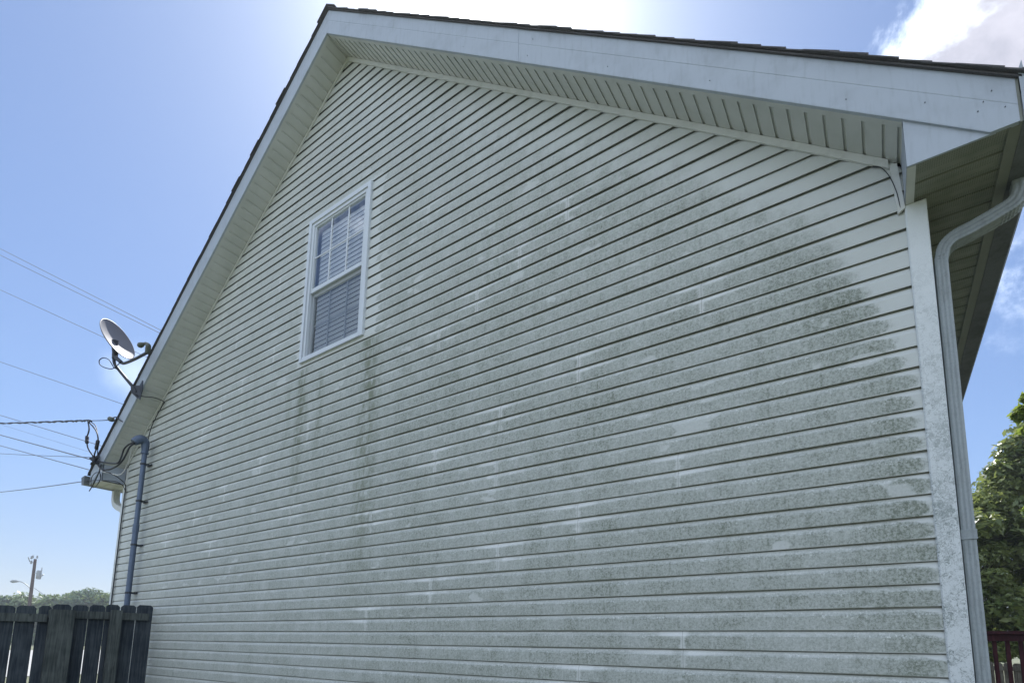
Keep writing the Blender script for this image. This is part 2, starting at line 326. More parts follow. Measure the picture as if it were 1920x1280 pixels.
M['pole'] = mat('creosoted pole wood', wood_mat((.07, .055, .05), (.13, .105, .095)))
M['can'] = simple('grey transformer paint', (.30, .32, .32), .4, .2, .1)
M['bark'] = mat('bark', wood_mat((.05, .042, .032), (.14, .12, .095)))
def leaf_mat(name, a, b, tr=.45, sp=.5):
    def f(gg):
        v = obc(gg); n = gg.noise(v, .9, 3, .6); r = gg.n('ShaderNodeNewGeometry').outputs['Random Per Island']
        c = gg.mix(gg.m('ADD', gg.m('MULTIPLY', gg.ss(n, .35, .65), .5), gg.m('MULTIPLY', r, .5)), a, b)
        p = gg.n('ShaderNodeBsdfPrincipled'); gg.put(p.inputs['Base Color'], c); p.inputs['Roughness'].default_value = .32; p.inputs['Specular IOR Level'].default_value = sp
        t = gg.n('ShaderNodeBsdfTranslucent'); gg.put(t.inputs[0], gg.mix(.35, c, (.30, .34, .05)))
        mx = gg.n('ShaderNodeMixShader'); mx.inputs[0].default_value = tr; gg.nt.links.new(p.outputs[0], mx.inputs[1]); gg.nt.links.new(t.outputs[0], mx.inputs[2])
        return mx.outputs[0]
    return mat(name, f)
M['leaf'] = leaf_mat('maple leaves', (.075, .12, .04), (.27, .31, .12))
M['leaf2'] = leaf_mat('yellow-green leaves', (.10, .17, .03), (.26, .34, .07), .55)
M['leaf3'] = leaf_mat('far foliage', (.10, .16, .08), (.23, .30, .15), .3, .1)
M['leaf4'] = leaf_mat('far bluish foliage', (.09, .15, .10), (.17, .24, .16), .3, .1)
def grass_mat(gg):
    v = obc(gg); a = gg.noise(v, .35, 4, .6); b = gg.noise(v, 18, 5, .75)
    return pbr(gg, gg.mix(gg.ss(gg.m('ADD', gg.m('MULTIPLY', a, .5), gg.m('MULTIPLY', b, .5)), .35, .65), (.09, .105, .06), (.20, .205, .135)), .9, 0, b, 1, .03, .2)
M['grass'] = mat('mown grass', grass_mat)
M['white_wall'] = simple('pale house paint', (.70, .72, .74), .6)
M['far_roof'] = simple('pale metal roof', (.55, .58, .62), .4)

# ------------------------------------------------------------ mesh helpers
LOC = {}
class MB:
    def __init__(s): s.v = []; s.f = []; s.uv = []
    def quad(s, a, b, c, d): i = len(s.v); s.v += [a, b, c, d]; s.f.append((i, i + 1, i + 2, i + 3)); return s
    def box(s, x0, x1, y0, y1, z0, z1):
        i = len(s.v)
        s.v += [(x0, y0, z0), (x1, y0, z0), (x1, y1, z0), (x0, y1, z0), (x0, y0, z1), (x1, y0, z1), (x1, y1, z1), (x0, y1, z1)]
        s.f += [tuple(i + j for j in q) for q in ((0, 3, 2, 1), (4, 5, 6, 7), (0, 1, 5, 4), (1, 2, 6, 5), (2, 3, 7, 6), (3, 0, 4, 7))]
        return s
    def prism(s, poly, a, b):
        """poly: list of 3D points; extruded by vector b-a"""
        d = Vector(b) - Vector(a); n = len(poly); i = len(s.v)
        s.v += [tuple(p) for p in poly] + [tuple(Vector(p) + d) for p in poly]
        s.f.append(tuple(range(i, i + n))); s.f.append(tuple(range(i + 2 * n - 1, i + n - 1, -1)))
        for k in range(n): s.f.append((i + k, i + n + k, i + n + (k + 1) % n, i + (k + 1) % n)) 
        return s
    def tube(s, pts, r, n=8, cap=True, smooth=True):
        pts = [Vector(p) for p in pts]; rs = r if isinstance(r, (list, tuple)) else [r] * len(pts)
        i0 = len(s.v); prev = None
        for k, p in enumerate(pts):
            t = (pts[min(k + 1, len(pts) - 1)] - pts[max(k - 1, 0)]).normalized()
            if prev is None:
                ax = Vector((0, 0, 1)) if abs(t.z) < .9 else Vector((1, 0, 0)); prev = t.cross(ax).normalized()
            u = (prev - t * prev.dot(t)).normalized(); prev = u; w = t.cross(u)
            for j in range(n):
                a = 2 * math.pi * j / n; s.v.append(tuple(p + (u * math.cos(a) + w * math.sin(a)) * rs[k]))
        for k in range(len(pts) - 1):
            for j in range(n):
                a = i0 + k * n + j; b = i0 + k * n + (j + 1) % n; s.f.append((a, b, b + n, a + n))
        if cap: s.f.append(tuple(range(i0 + n - 1, i0 - 1, -1))); s.f.append(tuple(range(i0 + (len(pts) - 1) * n, i0 + len(pts) * n)))
        return s
    def sweep(s, path, prof, side):
        """prof: function(k)-> list of 2D offsets (a along 'side' axis frame); path points; side: fixed axis"""
        path = [Vector(p) for p in path]; sd_ = Vector(side); i0 = len(s.v); n = None
        for k, p in enumerate(path):
            t = (path[min(k + 1, len(path) - 1)] - path[max(k - 1, 0)]).normalized(); u = t.cross(sd_).normalized(); pr = prof(k); n = len(pr)
            for a, b in pr: s.v.append(tuple(p + u * a + sd_ * b))
        for k in range(len(path) - 1):
            for j in range(n):
                a = i0 + k * n + j; b = i0 + k * n + (j + 1) % n; s.f.append((a, b, b + n, a + n))
        s.f.append(tuple(range(i0 + n - 1, i0 - 1, -1))); s.f.append(tuple(range(i0 + (len(path) - 1) * n, i0 + len(path) * n)))
        return s
    def build(s, name, material, parent=None, bevel=0, smooth=None):
        off = LOC.get(parent.name, Vector()) if parent else Vector()
        me = bpy.data.meshes.new(name)
        me.from_pydata([(v[0] - off.x, v[1] - off.y, v[2] - off.z) for v in s.v], [], s.f); me.update()
        import bmesh
        if not s.uv:
            b = bmesh.new(); b.from_mesh(me); bmesh.ops.recalc_face_normals(b, faces=b.faces)
            if bevel:
                bmesh.ops.remove_doubles(b, verts=b.verts, dist=1e-5)
                bmesh.ops.bevel(b, geom=b.edges[:], offset=bevel, segments=2, affect='EDGES', clamp_overlap=True)
            b.to_mesh(me); b.free()
        if smooth: 
            me.shade_smooth()
            try: me.set_sharp_from_angle(angle=math.radians(smooth))
            except Exception: pass
        me.materials.append(material)
        o = bpy.data.objects.new(name, me); C.objects.link(o)
        if parent: o.parent = parent; LOC[o.name] = off
        else: LOC[o.name] = Vector()
        return o
def spl(pts, n=8):
    """Catmull-Rom through pts"""
    P = [Vector(p) for p in pts]; P = [P[0] * 2 - P[1]] + P + [P[-1] * 2 - P[-2]]; o = []
    for i in range(1, len(P) - 2):
        for k in range(n):
            t = k / n; a, b, c, d = P[i - 1], P[i], P[i + 1], P[i + 2]
            o.append(.5 * ((2 * b) + (c - a) * t + (2 * a - 5 * b + 4 * c - d) * t * t + (3 * b - a - 3 * c + d) * t ** 3))
    o.append(P[-2]); return o
def tag(o, label=None, cat=None, group=None, kind=None):
    if label: o['label'] = label
    if cat: o['category'] = cat
    if group: o['group'] = group
    if kind: o['kind'] = kind
    return o
def thing(name, loc, label, cat, group=None):
    o = bpy.data.objects.new(name, None); C.objects.link(o); o.location = loc; o.empty_display_size = .2
    LOC[o.name] = Vector(loc); return tag(o, label, cat, group)

# ------------------------------------------------------------ ground
gb = MB(); N = 60
ext = [-900, -400, -200, -120, -80] + [-60 + 5 * i for i in range(25)] + [80, 120, 200, 400, 900]
for yy in ext:
    for xx in ext: gb.v.append((xx, yy, 0.0))
n_ = len(ext)
for j in range(n_ - 1):
    for i in range(n_ - 1): gb.f.append((j * n_ + i, j * n_ + i + 1, (j + 1) * n_ + i + 1, (j + 1) * n_ + i))
tag(gb.build('ground', M['grass']), kind='structure')
rd = MB(); rd.quad((-74, -80, .02), (-26, -80, .02), (-26, 60, .02), (-74, 60, .02)); tag(rd.build('road', simple('pale concrete', (.34, .335, .32), .85, 0, .2, .4)), kind='structure')

# ------------------------------------------------------------ house
house = thing('house', (0, 0, 0), 'white vinyl-sided gable house with green mildew stains and a dark shingle roof', 'house')
D_ = 9.6          # depth of the house
def zs(x): return PZ - SL * abs(x - PX)
def xlim(z):
    h = max(0.0, (PZ - z) / SL); return max(XL, PX - h), min(XR, PX + h)
# pair index j: pair between hem k=2j+1 (bottom, z = ZK-(2j+1)E) and k = 2j-1 (top)
SEAMX = {}
obs = [(0, -7.61), (-4, -20.46), (-3, -24.40), (-2, -28.23), (-1, -35.44), (1, -15.61), (2, -21.91), (5, -9.23), (6, -15.68), (7, -21.88), (8, -28.05), (9, -35.1), (10, -9.23), (11, -15.6),
       (-4, -57.86), (-3, -62.08), (-2, -65.99), (-1, -73.09), (2, -59.53), (3, -65.78), (4, -72.46), (4, -46.82), (0, -44.98), (1, -52.77), (4, -35.18 + 13), (5, -61.53), (5, -35.2), (-5, -52), (-6, -46), (-7, -60), (-8, -30), (-9, -52), (-5, -16.5), (12, -22), (3, -28.1)]
for j, X in obs: SEAMX.setdefault(j, []).append(X * E_)
rs = random.Random(3)
wall = MB()
PROF = [(-.0105, .0, 0), (-.0155, .0, .0), (-.0160, .004, 1), (-.0158, .068, 1), (-.0125, .0750, 1), (-.0050, .0950, 1), (.0035, .0966, 1), (.0035, .1075, 1)]
def seg_cols(x0, x1):
    n = max(1, int(round((x1 - x0) / .3))); return [x0 + (x1 - x0) * i / n for i in range(n + 1)]
def wav(x, c): return .0015 * math.sin(x * 1.9 + c * 1.7) + .0008 * math.sin(x * 5.3 + c * 4.1)
for j in range(-20, 17):
    seams = sorted(SEAMX.get(j, [])); 
    if len(seams) < 2 and j not in (0, 1):
        seams = sorted(seams + [rs.uniform(-8, -.5) for _ in range(1)] if not seams else seams)
    edges = [XL - .02] + seams + [XR + .02]
    for si in range(len(edges) - 1):
        a, b = edges[si], edges[si + 1]; dy = -.0009 * (si % 2)
        for half in (0, 1):
            k = 2 * j + 1 - half; zc = ZK - k * E_; cidx = -k
            if zc > PZ or zc < .12: continue
            prof = [list(q) for q in PROF]
            if half == 0: prof[-1] = [.0035, .1065, 1]
            # the window cuts this course?
            spans = [(a, b, zc - 1, zc + 1)]
            if zc < WZ1 - .01 and zc + E_ > WZ0 + .01 and a < WX1 and b > WX0:
                spans = []
                if a < WX0 + .02: spans.append((a, WX0 + .02, zc - 1, zc + 1))
                if b > WX1 - .02: spans.append((WX1 - .02, b, zc - 1, zc + 1))
                mid = (max(a, WX0 + .02), min(b, WX1 - .02))
                if zc < WZ0 + .02: spans.append((*mid, zc - 1, WZ0 + .02))
                if zc + E_ > WZ1 - .02: spans.append((*mid, WZ1 - .02, zc + 1))
            for (p, q, zlo, zhi) in spans:
                if q - p < .005: continue
                xs = seg_cols(p, q)
                for xi in range(len(xs) - 1):
                    for r in range(len(prof) - 1):
                        pts = []
                        for (xx, pr) in ((xs[xi], prof[r]), (xs[xi + 1], prof[r]), (xs[xi + 1], prof[r + 1]), (xs[xi], prof[r + 1])):
                            zz = min(max(zc + pr[1] + wav(xx, cidx), zlo), zhi); l, rr = xlim(min(zz, PZ))
                            zz = min(zz, PZ); x_ = min(max(xx, l), rr)
                            pts.append((x_, pr[0] + dy + .6 * wav(xx * 1.3, cidx + 9), zz))
                        if abs(pts[0][0] - pts[1][0]) + abs(pts[2][0] - pts[3][0]) < 1e-5: continue
                        i = len(wall.v); wall.v += pts; wall.f.append((i, i + 1, i + 2, i + 3))
                        for t in pts:
                            wall.uv.append((t[0] - a if si > 0 else 9.0, b - t[0] if si < len(edges) - 2 else 9.0))
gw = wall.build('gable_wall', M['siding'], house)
uvl = gw.data.uv_layers.new(name='seam')
uvl.data.foreach_set('uv', np.array(wall.uv, dtype=np.float32).ravel())
tag(gw, 'mildew-stained cream siding of the gable end')
# structure behind the siding: core walls (with the window opening), foundation
core = MB()
yb = .006
def corequad(x0, x1, z0, z1): core.quad((x0, yb, z0), (x1, yb, z0), (x1, yb, z1), (x0, yb, z1))
corequad(XL - .08, WX0 + .03, .3, 3.5); corequad(WX0 + .03, WX1 - .03, .3, WZ0 + .03); corequad(WX1 - .03, XR + .08, .3, 3.5)
core.quad((WX0 + .03, yb, WZ1 - .03), (WX1 - .03, yb, WZ1 - .03), (WX1 - .03, yb, zs(WX1 - .03)), (WX0 + .03, yb, zs(WX0 + .03)))
core.quad((WX0 + .03, yb, zs(WX0 + .03)), (WX1 - .03, yb, zs(WX1 - .03)), (PX, yb, PZ), (PX - .001, yb, PZ))
core.quad((XL - .08, yb, 3.5), (WX0 + .03, yb, 3.5), (WX0 + .03, yb, zs(WX0 + .03)), (XL - .08, yb, zs(XL - .08)))
core.quad((WX1 - .03, yb, 3.5), (XR + .08, yb, 3.5), (XR + .08, yb, zs(XR + .08)), (WX1 - .03, yb, zs(WX1 - .03)))
core.quad((XL - .08, yb, 3.5), (XL - .08, D_, 3.5), (XL - .08, D_, .3), (XL - .08, yb, .3))
core.quad((XR + .08, yb, 3.5), (XR + .08, D_, 3.5), (XR + .08, D_, .3), (XR + .08, yb, .3))
i = len(core.v); core.v += [(XL - .08, D_, .3), (XR + .08, D_, .3), (XR + .08, D_, zs(XR + .08)), (PX, D_, PZ), (XL - .08, D_, zs(XL - .08))]; core.f.append((i, i + 1, i + 2, i + 3, i + 4))
core.build('wall_sheathing', M['room'], house)
for s_, xw in ((1, XR + .068), (-1, XL - .068)):
    side = MB()
    for k in range(0, 31):
        z_ = .3 + k * E_
        side.quad((xw + s_ * .012, .0, z_), (xw + s_ * .012, D_, z_), (xw + s_ * .002, D_, z_ + E_), (xw + s_ * .002, .0, z_ + E_))
        side.quad((xw + s_ * .012, .0, z_), (xw + s_ * .012, D_, z_), (xw + s_ * .001, D_, z_), (xw + s_ * .001, .0, z_))
    side.build('side_wall', M['trim'], house)
MB().box(XL - .06, XR + .06, -.0, .02, 0, .30).box(XL - .06, XL - .04, .02, D_, 0, .30).box(XR + .04, XR + .06, .02, D_, 0, .3).build('foundation', simple('concrete', (.33, .32, .30), .9), house)

# corner posts
def corner_post(x_in, s_):
    b = MB(); w = .086 * s_; x0, x1 = x_in, x_in + w
    poly = [(x0, -.020), (x0 + .006 * s_, -.0245), (x1 - .004 * s_, -.0245), (x1, -.0205), (x1, .085), (x1 - .012 * s_, .09), (x1 - .012 * s_, -.006), (x0, -.006)]
    b.prism([(p[0], p[1], .18) for p in poly], (0, 0, .18), (0, 0, 3.566)); return b.build('corner_post', M['post'], house)
tag(corner_post(XR - .004, 1), 'white corner post speckled with grey mildew'); corner_post(XL + .004, -1)

# rake soffit: grooved panels; x from eave box side to peak, grooves run along y
def grooved(x0, x1, step, zf, ya, yb_, name, gd=.010, gw_=.017, off=0.0):
    """profile across x following zf, extruded in y; V grooves recessed upwards"""
    b = MB(); xs = []; x = x0
    n = int(math.ceil((x1 - x0) / step - 1e-6))
    for i in range(n):
        a = x0 + i * step; e = min(a + step, x1)
        xs += [(a, 0), (max(a, e - gw_), 0), (max(a, e - gw_ * .92), gd), (max(a, e - gw_ * .28), gd), (e, 0.0)]
    for i in range(len(xs) - 1):
        (a, da), (e, de) = xs[i], xs[i + 1]
        if e - a < 1e-6 and abs(da - de) < 1e-6: continue
        b.quad((a, ya, zf(a) + da), (e, ya, zf(e) + de), (e, yb_, zf(e) + de), (a, yb_, zf(a) + da))
    return b
XBR = .216; XBL = -8.872
YS0, YS1 = -OV + .022, -.004
grooved(PX + .0, XBR, .0787, zs, YS0 + .022, YS1, 's').build('rake_soffit', M['soffit'], house)
grooved(XBL, PX + .0, .0787, zs, YS0 + .022, YS1, 's').build('rake_soffit', M['soffit'], house)
def rake_strip(name, x0, x1, ya, yb_, z0, z1, mt, parent=house, n=1):
    b = MB()
    for i in range(n):
        a = x0 + (x1 - x0) * i / n; e = x0 + (x1 - x0) * (i + 1) / n
        v = [(a, ya, zs(a) + z0), (e, ya, zs(e) + z0), (e, yb_, zs(e) + z0), (a, yb_, zs(a) + z0), (a, ya, zs(a) + z1), (e, ya, zs(e) + z1), (e, yb_, zs(e) + z1), (a, yb_, zs(a) + z1)]
        j = len(b.v); b.v += v; b.f += [tuple(j + q for q in t) for t in ((0, 3, 2, 1), (4, 5, 6, 7), (0, 1, 5, 4), (1, 2, 6, 5), (2, 3, 7, 6), (3, 0, 4, 7))]
    return b
for a, e in ((PX + .004, XBR - .002), (XBL + .002, PX - .004)):
    b = rake_strip('s', a, e, YS0 - .004, YS0 + .024, -.002, .012, None)
    b.build('soffit_channel', M['soffit'], house)
# frieze channel on the wall under the soffit
rake_strip('s', PX, XR - .052, -.030, -.0175, -.050, -.0015, None).build('frieze_trim', M['trim'], house)
rake_strip('s', XL + .0, PX, -.030, -.0175, -.034, -.0015, None).build('frieze_trim', M['trim'], house)
# little vertical J channel under the box on the right, slightly sprung
b = MB(); b.prism([(XR - .050, -.028, 3.812), (XR - .018, -.028, 3.806), (XR - .002, -.028, 3.555), (XR - .032, -.028, 3.535)], (0, 0, 0), (0, .014, 0)); b.build('frieze_trim', M['trim'], house)
b = MB(); b.prism([(XL + .018, -.028, 3.80), (XL - .012, -.028, 3.80), (XL - .012, -.028, 3.555), (XL + .018, -.028, 3.545)], (0, 0, 0), (0, .014, 0)); b.build('frieze_trim', M['trim'], house)
# gable fascia, bent coil stock in overlapping lengths, with bottom lip
FH = .275; SZ = 3.570; XER = .594; XEL = -9.262
def fascia(x0, x1, yo, first=False, last=None):
    b = MB(); y0 = -OV - yo; n = max(2, int((x1 - x0) / .35)); yi = y0 + .016
    def zb(x): return max(zs(x), SZ + .0)
    xs = [x0 + (x1 - x0) * i / n for i in range(n + 1)]
    for xk in (PX + (PZ - SZ) / SL, PX - (PZ - SZ) / SL):
        if x0 < xk < x1: xs.append(xk)
    xs.sort(); cre = (.0, .006, .145, .150, .155, .262, FH)
    off = (.0012, -.0, -.0012, .0006, -.0012, .0, .0015)
    for i in range(len(xs) - 1):
        a, e = xs[i], xs[i + 1]
        for r in range(len(cre) - 1):
            def P(x, r): 
                top = zs(x) + FH; lo = zb(x); z = zs(x) + cre[r]; z = max(z, lo); return (x, y0 + off[r] + .0012 * math.sin(x * 1.9) * (r / 6), min(z, top))
            b.quad(P(a, r), P(e, r), P(e, r + 1), P(a, r + 1))
        b.quad((a, y0, zb(a)), (e, y0, zb(e)), (e, yi + .004, zb(e) - .0005), (a, yi + .004, zb(a) - .0005))
        b.quad((a, yi, zb(a)), (e, yi, zb(e)), (e, yi, zs(e) + FH), (a, yi, zs(a) + FH))
    for x in (x0, x1): b.quad((x, y0, zb(x)), (x, yi, zb(x)), (x, yi, zs(x) + FH), (x, y0, zs(x) + FH))
    return b.build('rake_fascia', M['fascia'], house)
fascia(PX + .001, -3.69, .0); fascia(-3.70, -1.93, .0022); fascia(-1.94, XER, .0)
fascia(-6.6, PX - .001, .0); fascia(XEL, -6.59, .0022)
def nail(x_, z_):
    MB().tube([(x_, -OV - .0050, z_), (x_, -OV - .001, z_)], .0021, 6).build('nail', M['dkmetal'], house)
for x in [PX + 1.9 + .62 * i for i in range(5)]:
    for dz in ((.06,) if R_.random() < .6 else (.06, .2)):
        xx = x + R_.uniform(-.05, .05); nail(xx, zs(xx) + dz)
for xx, dz in ((.47, .09), (.49, .14), (.52, .2), (.555, .13), (.30, .10)):
    nail(xx, zs(xx) + dz)
# boxed eave returns (triangular faces and inner sides)
def box_return(xi, s_):
    yf = -OV + .010; xt = PX + s_ * (PZ - SZ) / SL
    b = MB(); b.prism([(xi, yf, SZ - .001), (xt + .02 * s_, yf, SZ - .001), (xi, yf, zs(xi) + .01)], (0, 0, 0), (0, .010, 0))
    b.quad((xi, yf, SZ - .001), (xi, -.004, SZ - .001), (xi, -.004, zs(xi) + .01), (xi, yf, zs(xi) + .01))
    return b.build('eave_return', M['fascia'], house)
box_return(XBR, 1); box_return(XBL, -1)
# eave soffits (perforated, grooves across)
def eave_soffit(xa, xb, mt):
    b = MB(); y = -OV + .045; gw_, gd, st = .012, .010, .1045
    ys = []
    while y < D_ + .2:
        ys += [(y, 0), (y + st - gw_, 0), (y + st - gw_ * .6, gd), (y + st - gw_ * .25, gd)]; y += st
    for i in range(len(ys) - 1):
        (a, da), (e, de) = ys[i], ys[i + 1]
        b.quad((xa, a, SZ + da + .003), (xb, a, SZ + da + .003), (xb, e, SZ + de + .003), (xa, e, SZ + de + .003))
    b.box(min(xa, xb) - .002, max(xa, xb) + .002, YS0 - .006, -OV + .047, SZ - .0005, SZ + .006)
    return b.build('eave_soffit', mt, house)
eave_soffit(XBR + .030, .568, M['vent']); eave_soffit(-9.235, XBL - .028, M['soffit'])
ch = MB(); ch.box(XBR, XBR + .034, -OV + .021, -.004, SZ - .003, SZ + .012)
ch.build('soffit_channel', M['soffit'], house)
MB().box(.562, .594, -OV + .020, D_ + .3, SZ - .004, SZ + .012).build('soffit_channel', M['vent2'], house)
ch = MB(); ch.box(XBL - .032, XBL, -OV + .021, -.004, SZ - .003, SZ + .012).box(-9.262, -9.226, -OV + .020, D_ + .3, SZ - .004, SZ + .012); ch.build('soffit_channel', M['soffit'], house)
MB().box(.594, .604, -OV + .002, D_ + .3, SZ - .004, 3.77).build('eave_fascia', M['vent2'], house)
MB().box(-9.272, -9.262, -OV + .002, D_ + .3, SZ - .004, 3.77).build('eave_fascia', M['fascia'], house)
# gutters (K style)
def gutter(xf, s_, y0, name='gutter'):
    pr = [(0, .125), (0, .0), (.082, .0), (.086, .006), (.086, .018), (.100, .050), (.108, .085), (.118, .092), (.118, .112), (.112, .116), (.106, .112), (.106, .096), (.098, .088), (.080, .018), (.076, .006), (.004, .006), (.004, .125)]
    b = MB(); P3 = [(xf + s_ * p[0], y0, SZ - .006 + p[1]) for p in pr]; b.prism(P3, (0, 0, 0), (0, D_ + .3 - y0, 0))
    o = b.build(name, M['gutter'], house)
    cap = [(0, .125), (0, -.001), (.083, -.001), (.088, .006), (.088, .018), (.102, .050), (.110, .085), (.119, .092), (.119, .112)]
    c = MB(); c.prism([(xf + s_ * p[0], y0 - .003, SZ - .006 + p[1]) for p in cap], (0, 0, 0), (0, .0025, 0)); c.build('end_cap', M['gutter'], o)
    return o
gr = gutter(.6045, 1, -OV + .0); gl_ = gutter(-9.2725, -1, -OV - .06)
# bright bent flashing end between fascia and gutter
MB().prism([(.606, -OV - .012, 3.60), (.626, -OV - .012, 3.72), (.618, -OV - .012, 3.83), (.604, -OV - .012, 3.79)], (0, 0, 0), (0, .003, 0)).build('flashing', M['fascia'], house)

# downspouts
def rect_prof(w, d, ribs=3, amp=.0028, scale=1.0):
    """w along 'u' axis, d along side axis"""
    P = []; n = 22
    for k in range(n):
        t = -1 + 2 * k / n; P.append((t * w / 2, -d / 2 - amp * (.5 + .5 * math.cos(t * math.pi * (ribs) * 1.0))))
    for k in range(n):
        t = -1 + 2 * k / n; P.append((w / 2 + amp * .6 * (.5 + .5 * math.cos(t * math.pi * ribs)), t * d / 2))
    for k in range(n):
        t = 1 - 2 * k / n; P.append((t * w / 2, d / 2 + amp * (.5 + .5 * math.cos(t * math.pi * (ribs) * 1.0))))
    for k in range(n):
        t = 1 - 2 * k / n; P.append((-w / 2 - amp * .6 * (.5 + .5 * math.cos(t * math.pi * ribs)), t * d / 2))
    return [(a * scale, b * scale) for a, b in P]
def downspout(path, crimp, mt, w=.050, d=.074):
    ds = thing  # unused
    pts = spl(path, 10)
    # crimp zones: list of (i0,i1) in path index
    def prof(k):
        t = k / 10; sc = 1.0
        for a, b_ in crimp:
            if a <= t <= b_: sc = 1.0 + (.045 if k % 2 else -.045)
        return [(a * (1.22 if t < 4.5 else 1.22 - .22 * min(1, (t - 4.5) / 2.5)) * sc, b_) for a, b_ in rect_prof(w, d, 3, .0026, 1)]
    b = MB(); b.sweep(pts, prof, (0, 1, 0)); return b.build('downspout', mt, house, smooth=35)
YD = .1
dsr = downspout([(.650, YD, 3.58), (.648, YD, 3.520), (.622, YD, 3.466), (.560, YD, 3.437), (.465, YD, 3.405), (.400, YD, 3.388), (.360, YD, 3.355), (.343, YD, 3.30), (.340, YD, 3.24), (.338, YD, 2.6), (.337, YD, 1.96), (.337, YD, 1.0), (.338, YD, .3), (.36, YD, .16), (.44, YD, .08)], [(1, 3), (5, 7.6)], M['downspout'])
bd = MB()
for z in (1.965, 1.930): bd.box(.3085, .3665, YD - .0435, YD + .0435, z - .005, z + .004)
bd.box(.3095, .3655, YD - .0425, YD + .0425, 1.93, 1.965)
bd.build('downspout_band', M['downspout'], dsr)
downspout([(-9.31, .05, 3.57), (-9.31, .05, 3.50), (-9.30, .05, 3.43), (-9.24, .05, 3.35), (-9.12, .05, 3.29), (-9.0, .05, 3.25), (-8.925, .05, 3.19), (-8.91, .05, 3.1), (-8.91, .05, 1.5), (-8.91, .05, .3), (-8.94, .05, .15), (-9.02, .05, .08)], [(1, 3), (4, 6.6)], M['trim'], .06, .08)

# roof: courses of shingles, ragged at the rake
def roof_slope(s_):
    b = MB(); rr = random.Random(11 + s_)
    L = (abs((XER + .03) - PX)) if s_ > 0 else abs(XEL - .03 - PX)
    n = int(L / .1135) + 1
    cs = 1 / math.sqrt(1 + SL * SL); nx, nz = s_ * SL * cs, cs
    for i in range(n):
        a = i * .1135; e = min(a + .1135 + .004, L + .012)
        lift0, lift1 = .004, .006 + rr.uniform(-.002, .003)
        th = .006 + rr.uniform(-.002, .003)
        y0 = -OV - .020 - rr.uniform(0, .010 if s_ > 0 else .004)
        if rr.random() < .10: y0 -= .008
        def P(t, l, y): x = PX + s_ * t; return (x + nx * l, y, PZ + FH - SL * t + .009 + nz * l)
        sag = 0.0
        A = [P(a - .03 if i else a, lift0 - .002, y0), P(e, lift1, y0 + sag), P(e, lift1 + th, y0 + sag), P(a - .03 if i else a, lift0 + th * .4, y0)]
        b.prism(A, (0, 0, 0), (0, D_ + .3 - y0 + .02, 0))
    # last course droops over the gutter
    a = L - .02
    A = [P(a, .008, -OV - .02), P(a + .055, -.008, -OV - .02), P(a + .058, .002, -OV - .02), P(a, .022, -OV - .02)]
    b.prism(A, (0, 0, 0), (0, D_ + .6, 0))
    return b.build('roof_shingles', M['shingle'], house)
roof_slope(1); roof_slope(-1)
# deck board + drip edge below shingles
def deck(s_, xe):
    b = MB(); y0 = -OV - .012; z0 = FH
    x0, x1 = PX, xe
    b.prism([(x0, y0, zs(x0) + z0), (x1, y0, zs(x1) + z0), (x1, y0, zs(x1) + z0 + .010), (x0, y0, zs(x0) + z0 + .010)], (0, 0, 0), (0, D_ + .6, 0)); return b.build('roof_deck', M['shingle'], house)
deck(1, XER + .02); deck(-1, XEL - .02)
rc = MB(); rr = random.Random(5); y = -OV - .03
while y < D_ + .3:
    for s_ in (-1, 1):
        P = [(PX, y, PZ + FH + .045), (PX + s_ * .14, y, PZ + FH + .045 - .14 * SL), (PX + s_ * .14, y, PZ + FH + .033 - .14 * SL), (PX, y, PZ + FH + .030)]
        rc.prism(P, (0, 0, 0), (0, .16, -.006))
    y += .14
rc.build('ridge_cap', M['shingle'], house)

# window -------------------------------------------------
win = MB()
def frame_ring(b, x0, x1, z0, z1, w, ya, yb_, wt=None, wb=None):
    wt = wt or w; wb = wb or w
    b.box(x0, x0 + w, ya, yb_, z0, z1); b.box(x1 - w, x1, ya, yb_, z0, z1)
    b.box(x0 + w, x1 - w, ya, yb_, z1 - wt, z1); b.box(x0 + w, x1 - w, ya, yb_, z0, z0 + wb); return b
frame_ring(win, WX0, WX1, WZ0, WZ1, .045, -.040, .03)
wo = win.build('window', M['vinyl'], house, bevel=.002); tag(wo, 'white double-hung window with closed blinds')
b = MB(); frame_ring(b, WX0 + .0455, WX1 - .0455, WZ0 + .0255, WZ1 - .0455, .036, -.0285, .03, .034, .018); b.build('inner_frame', M['vinyl'], wo, bevel=.0015)
IX0, IX1, IZ0, IZ1 = WX0 + .082, WX1 - .082, WZ0 + .044, WZ1 - .080
ZM = 4.955
b = MB(); frame_ring(b, IX0, IX1, ZM - .01, IZ1, .020, -.018, .012, .016, .045); b.build('upper_sash', M['vinyl'], wo, bevel=.0015)
b = MB(); frame_ring(b, IX0, IX1, IZ0, ZM - .011, .024, .010, .034, .035, .040); b.build('lower_sash', M['vinyl'], wo, bevel=.0015)
b = MB(); b.quad((IX0 + .015, -.004, ZM), (IX1 - .015, -.004, ZM), (IX1 - .015, -.004, IZ1 - .01), (IX0 + .015, -.004, IZ1 - .01)); b.build('upper_pane', M['glass'], wo)
b = MB(); b.quad((IX0 + .015, .020, IZ0 + .01), (IX1 - .015, .020, IZ0 + .01), (IX1 - .015, .020, ZM - .03), (IX0 + .015, .020, ZM - .03)); b.build('lower_pane', M['glass'], wo)
b = MB(); b.quad((IX0 + .002, -.006, IZ0 + .002), (IX1 - .002, -.006, IZ0 + .002), (IX1 - .002, -.006, ZM - .012), (IX0 + .002, -.006, ZM - .012)); b.build('insect_screen', M['screen'], wo)
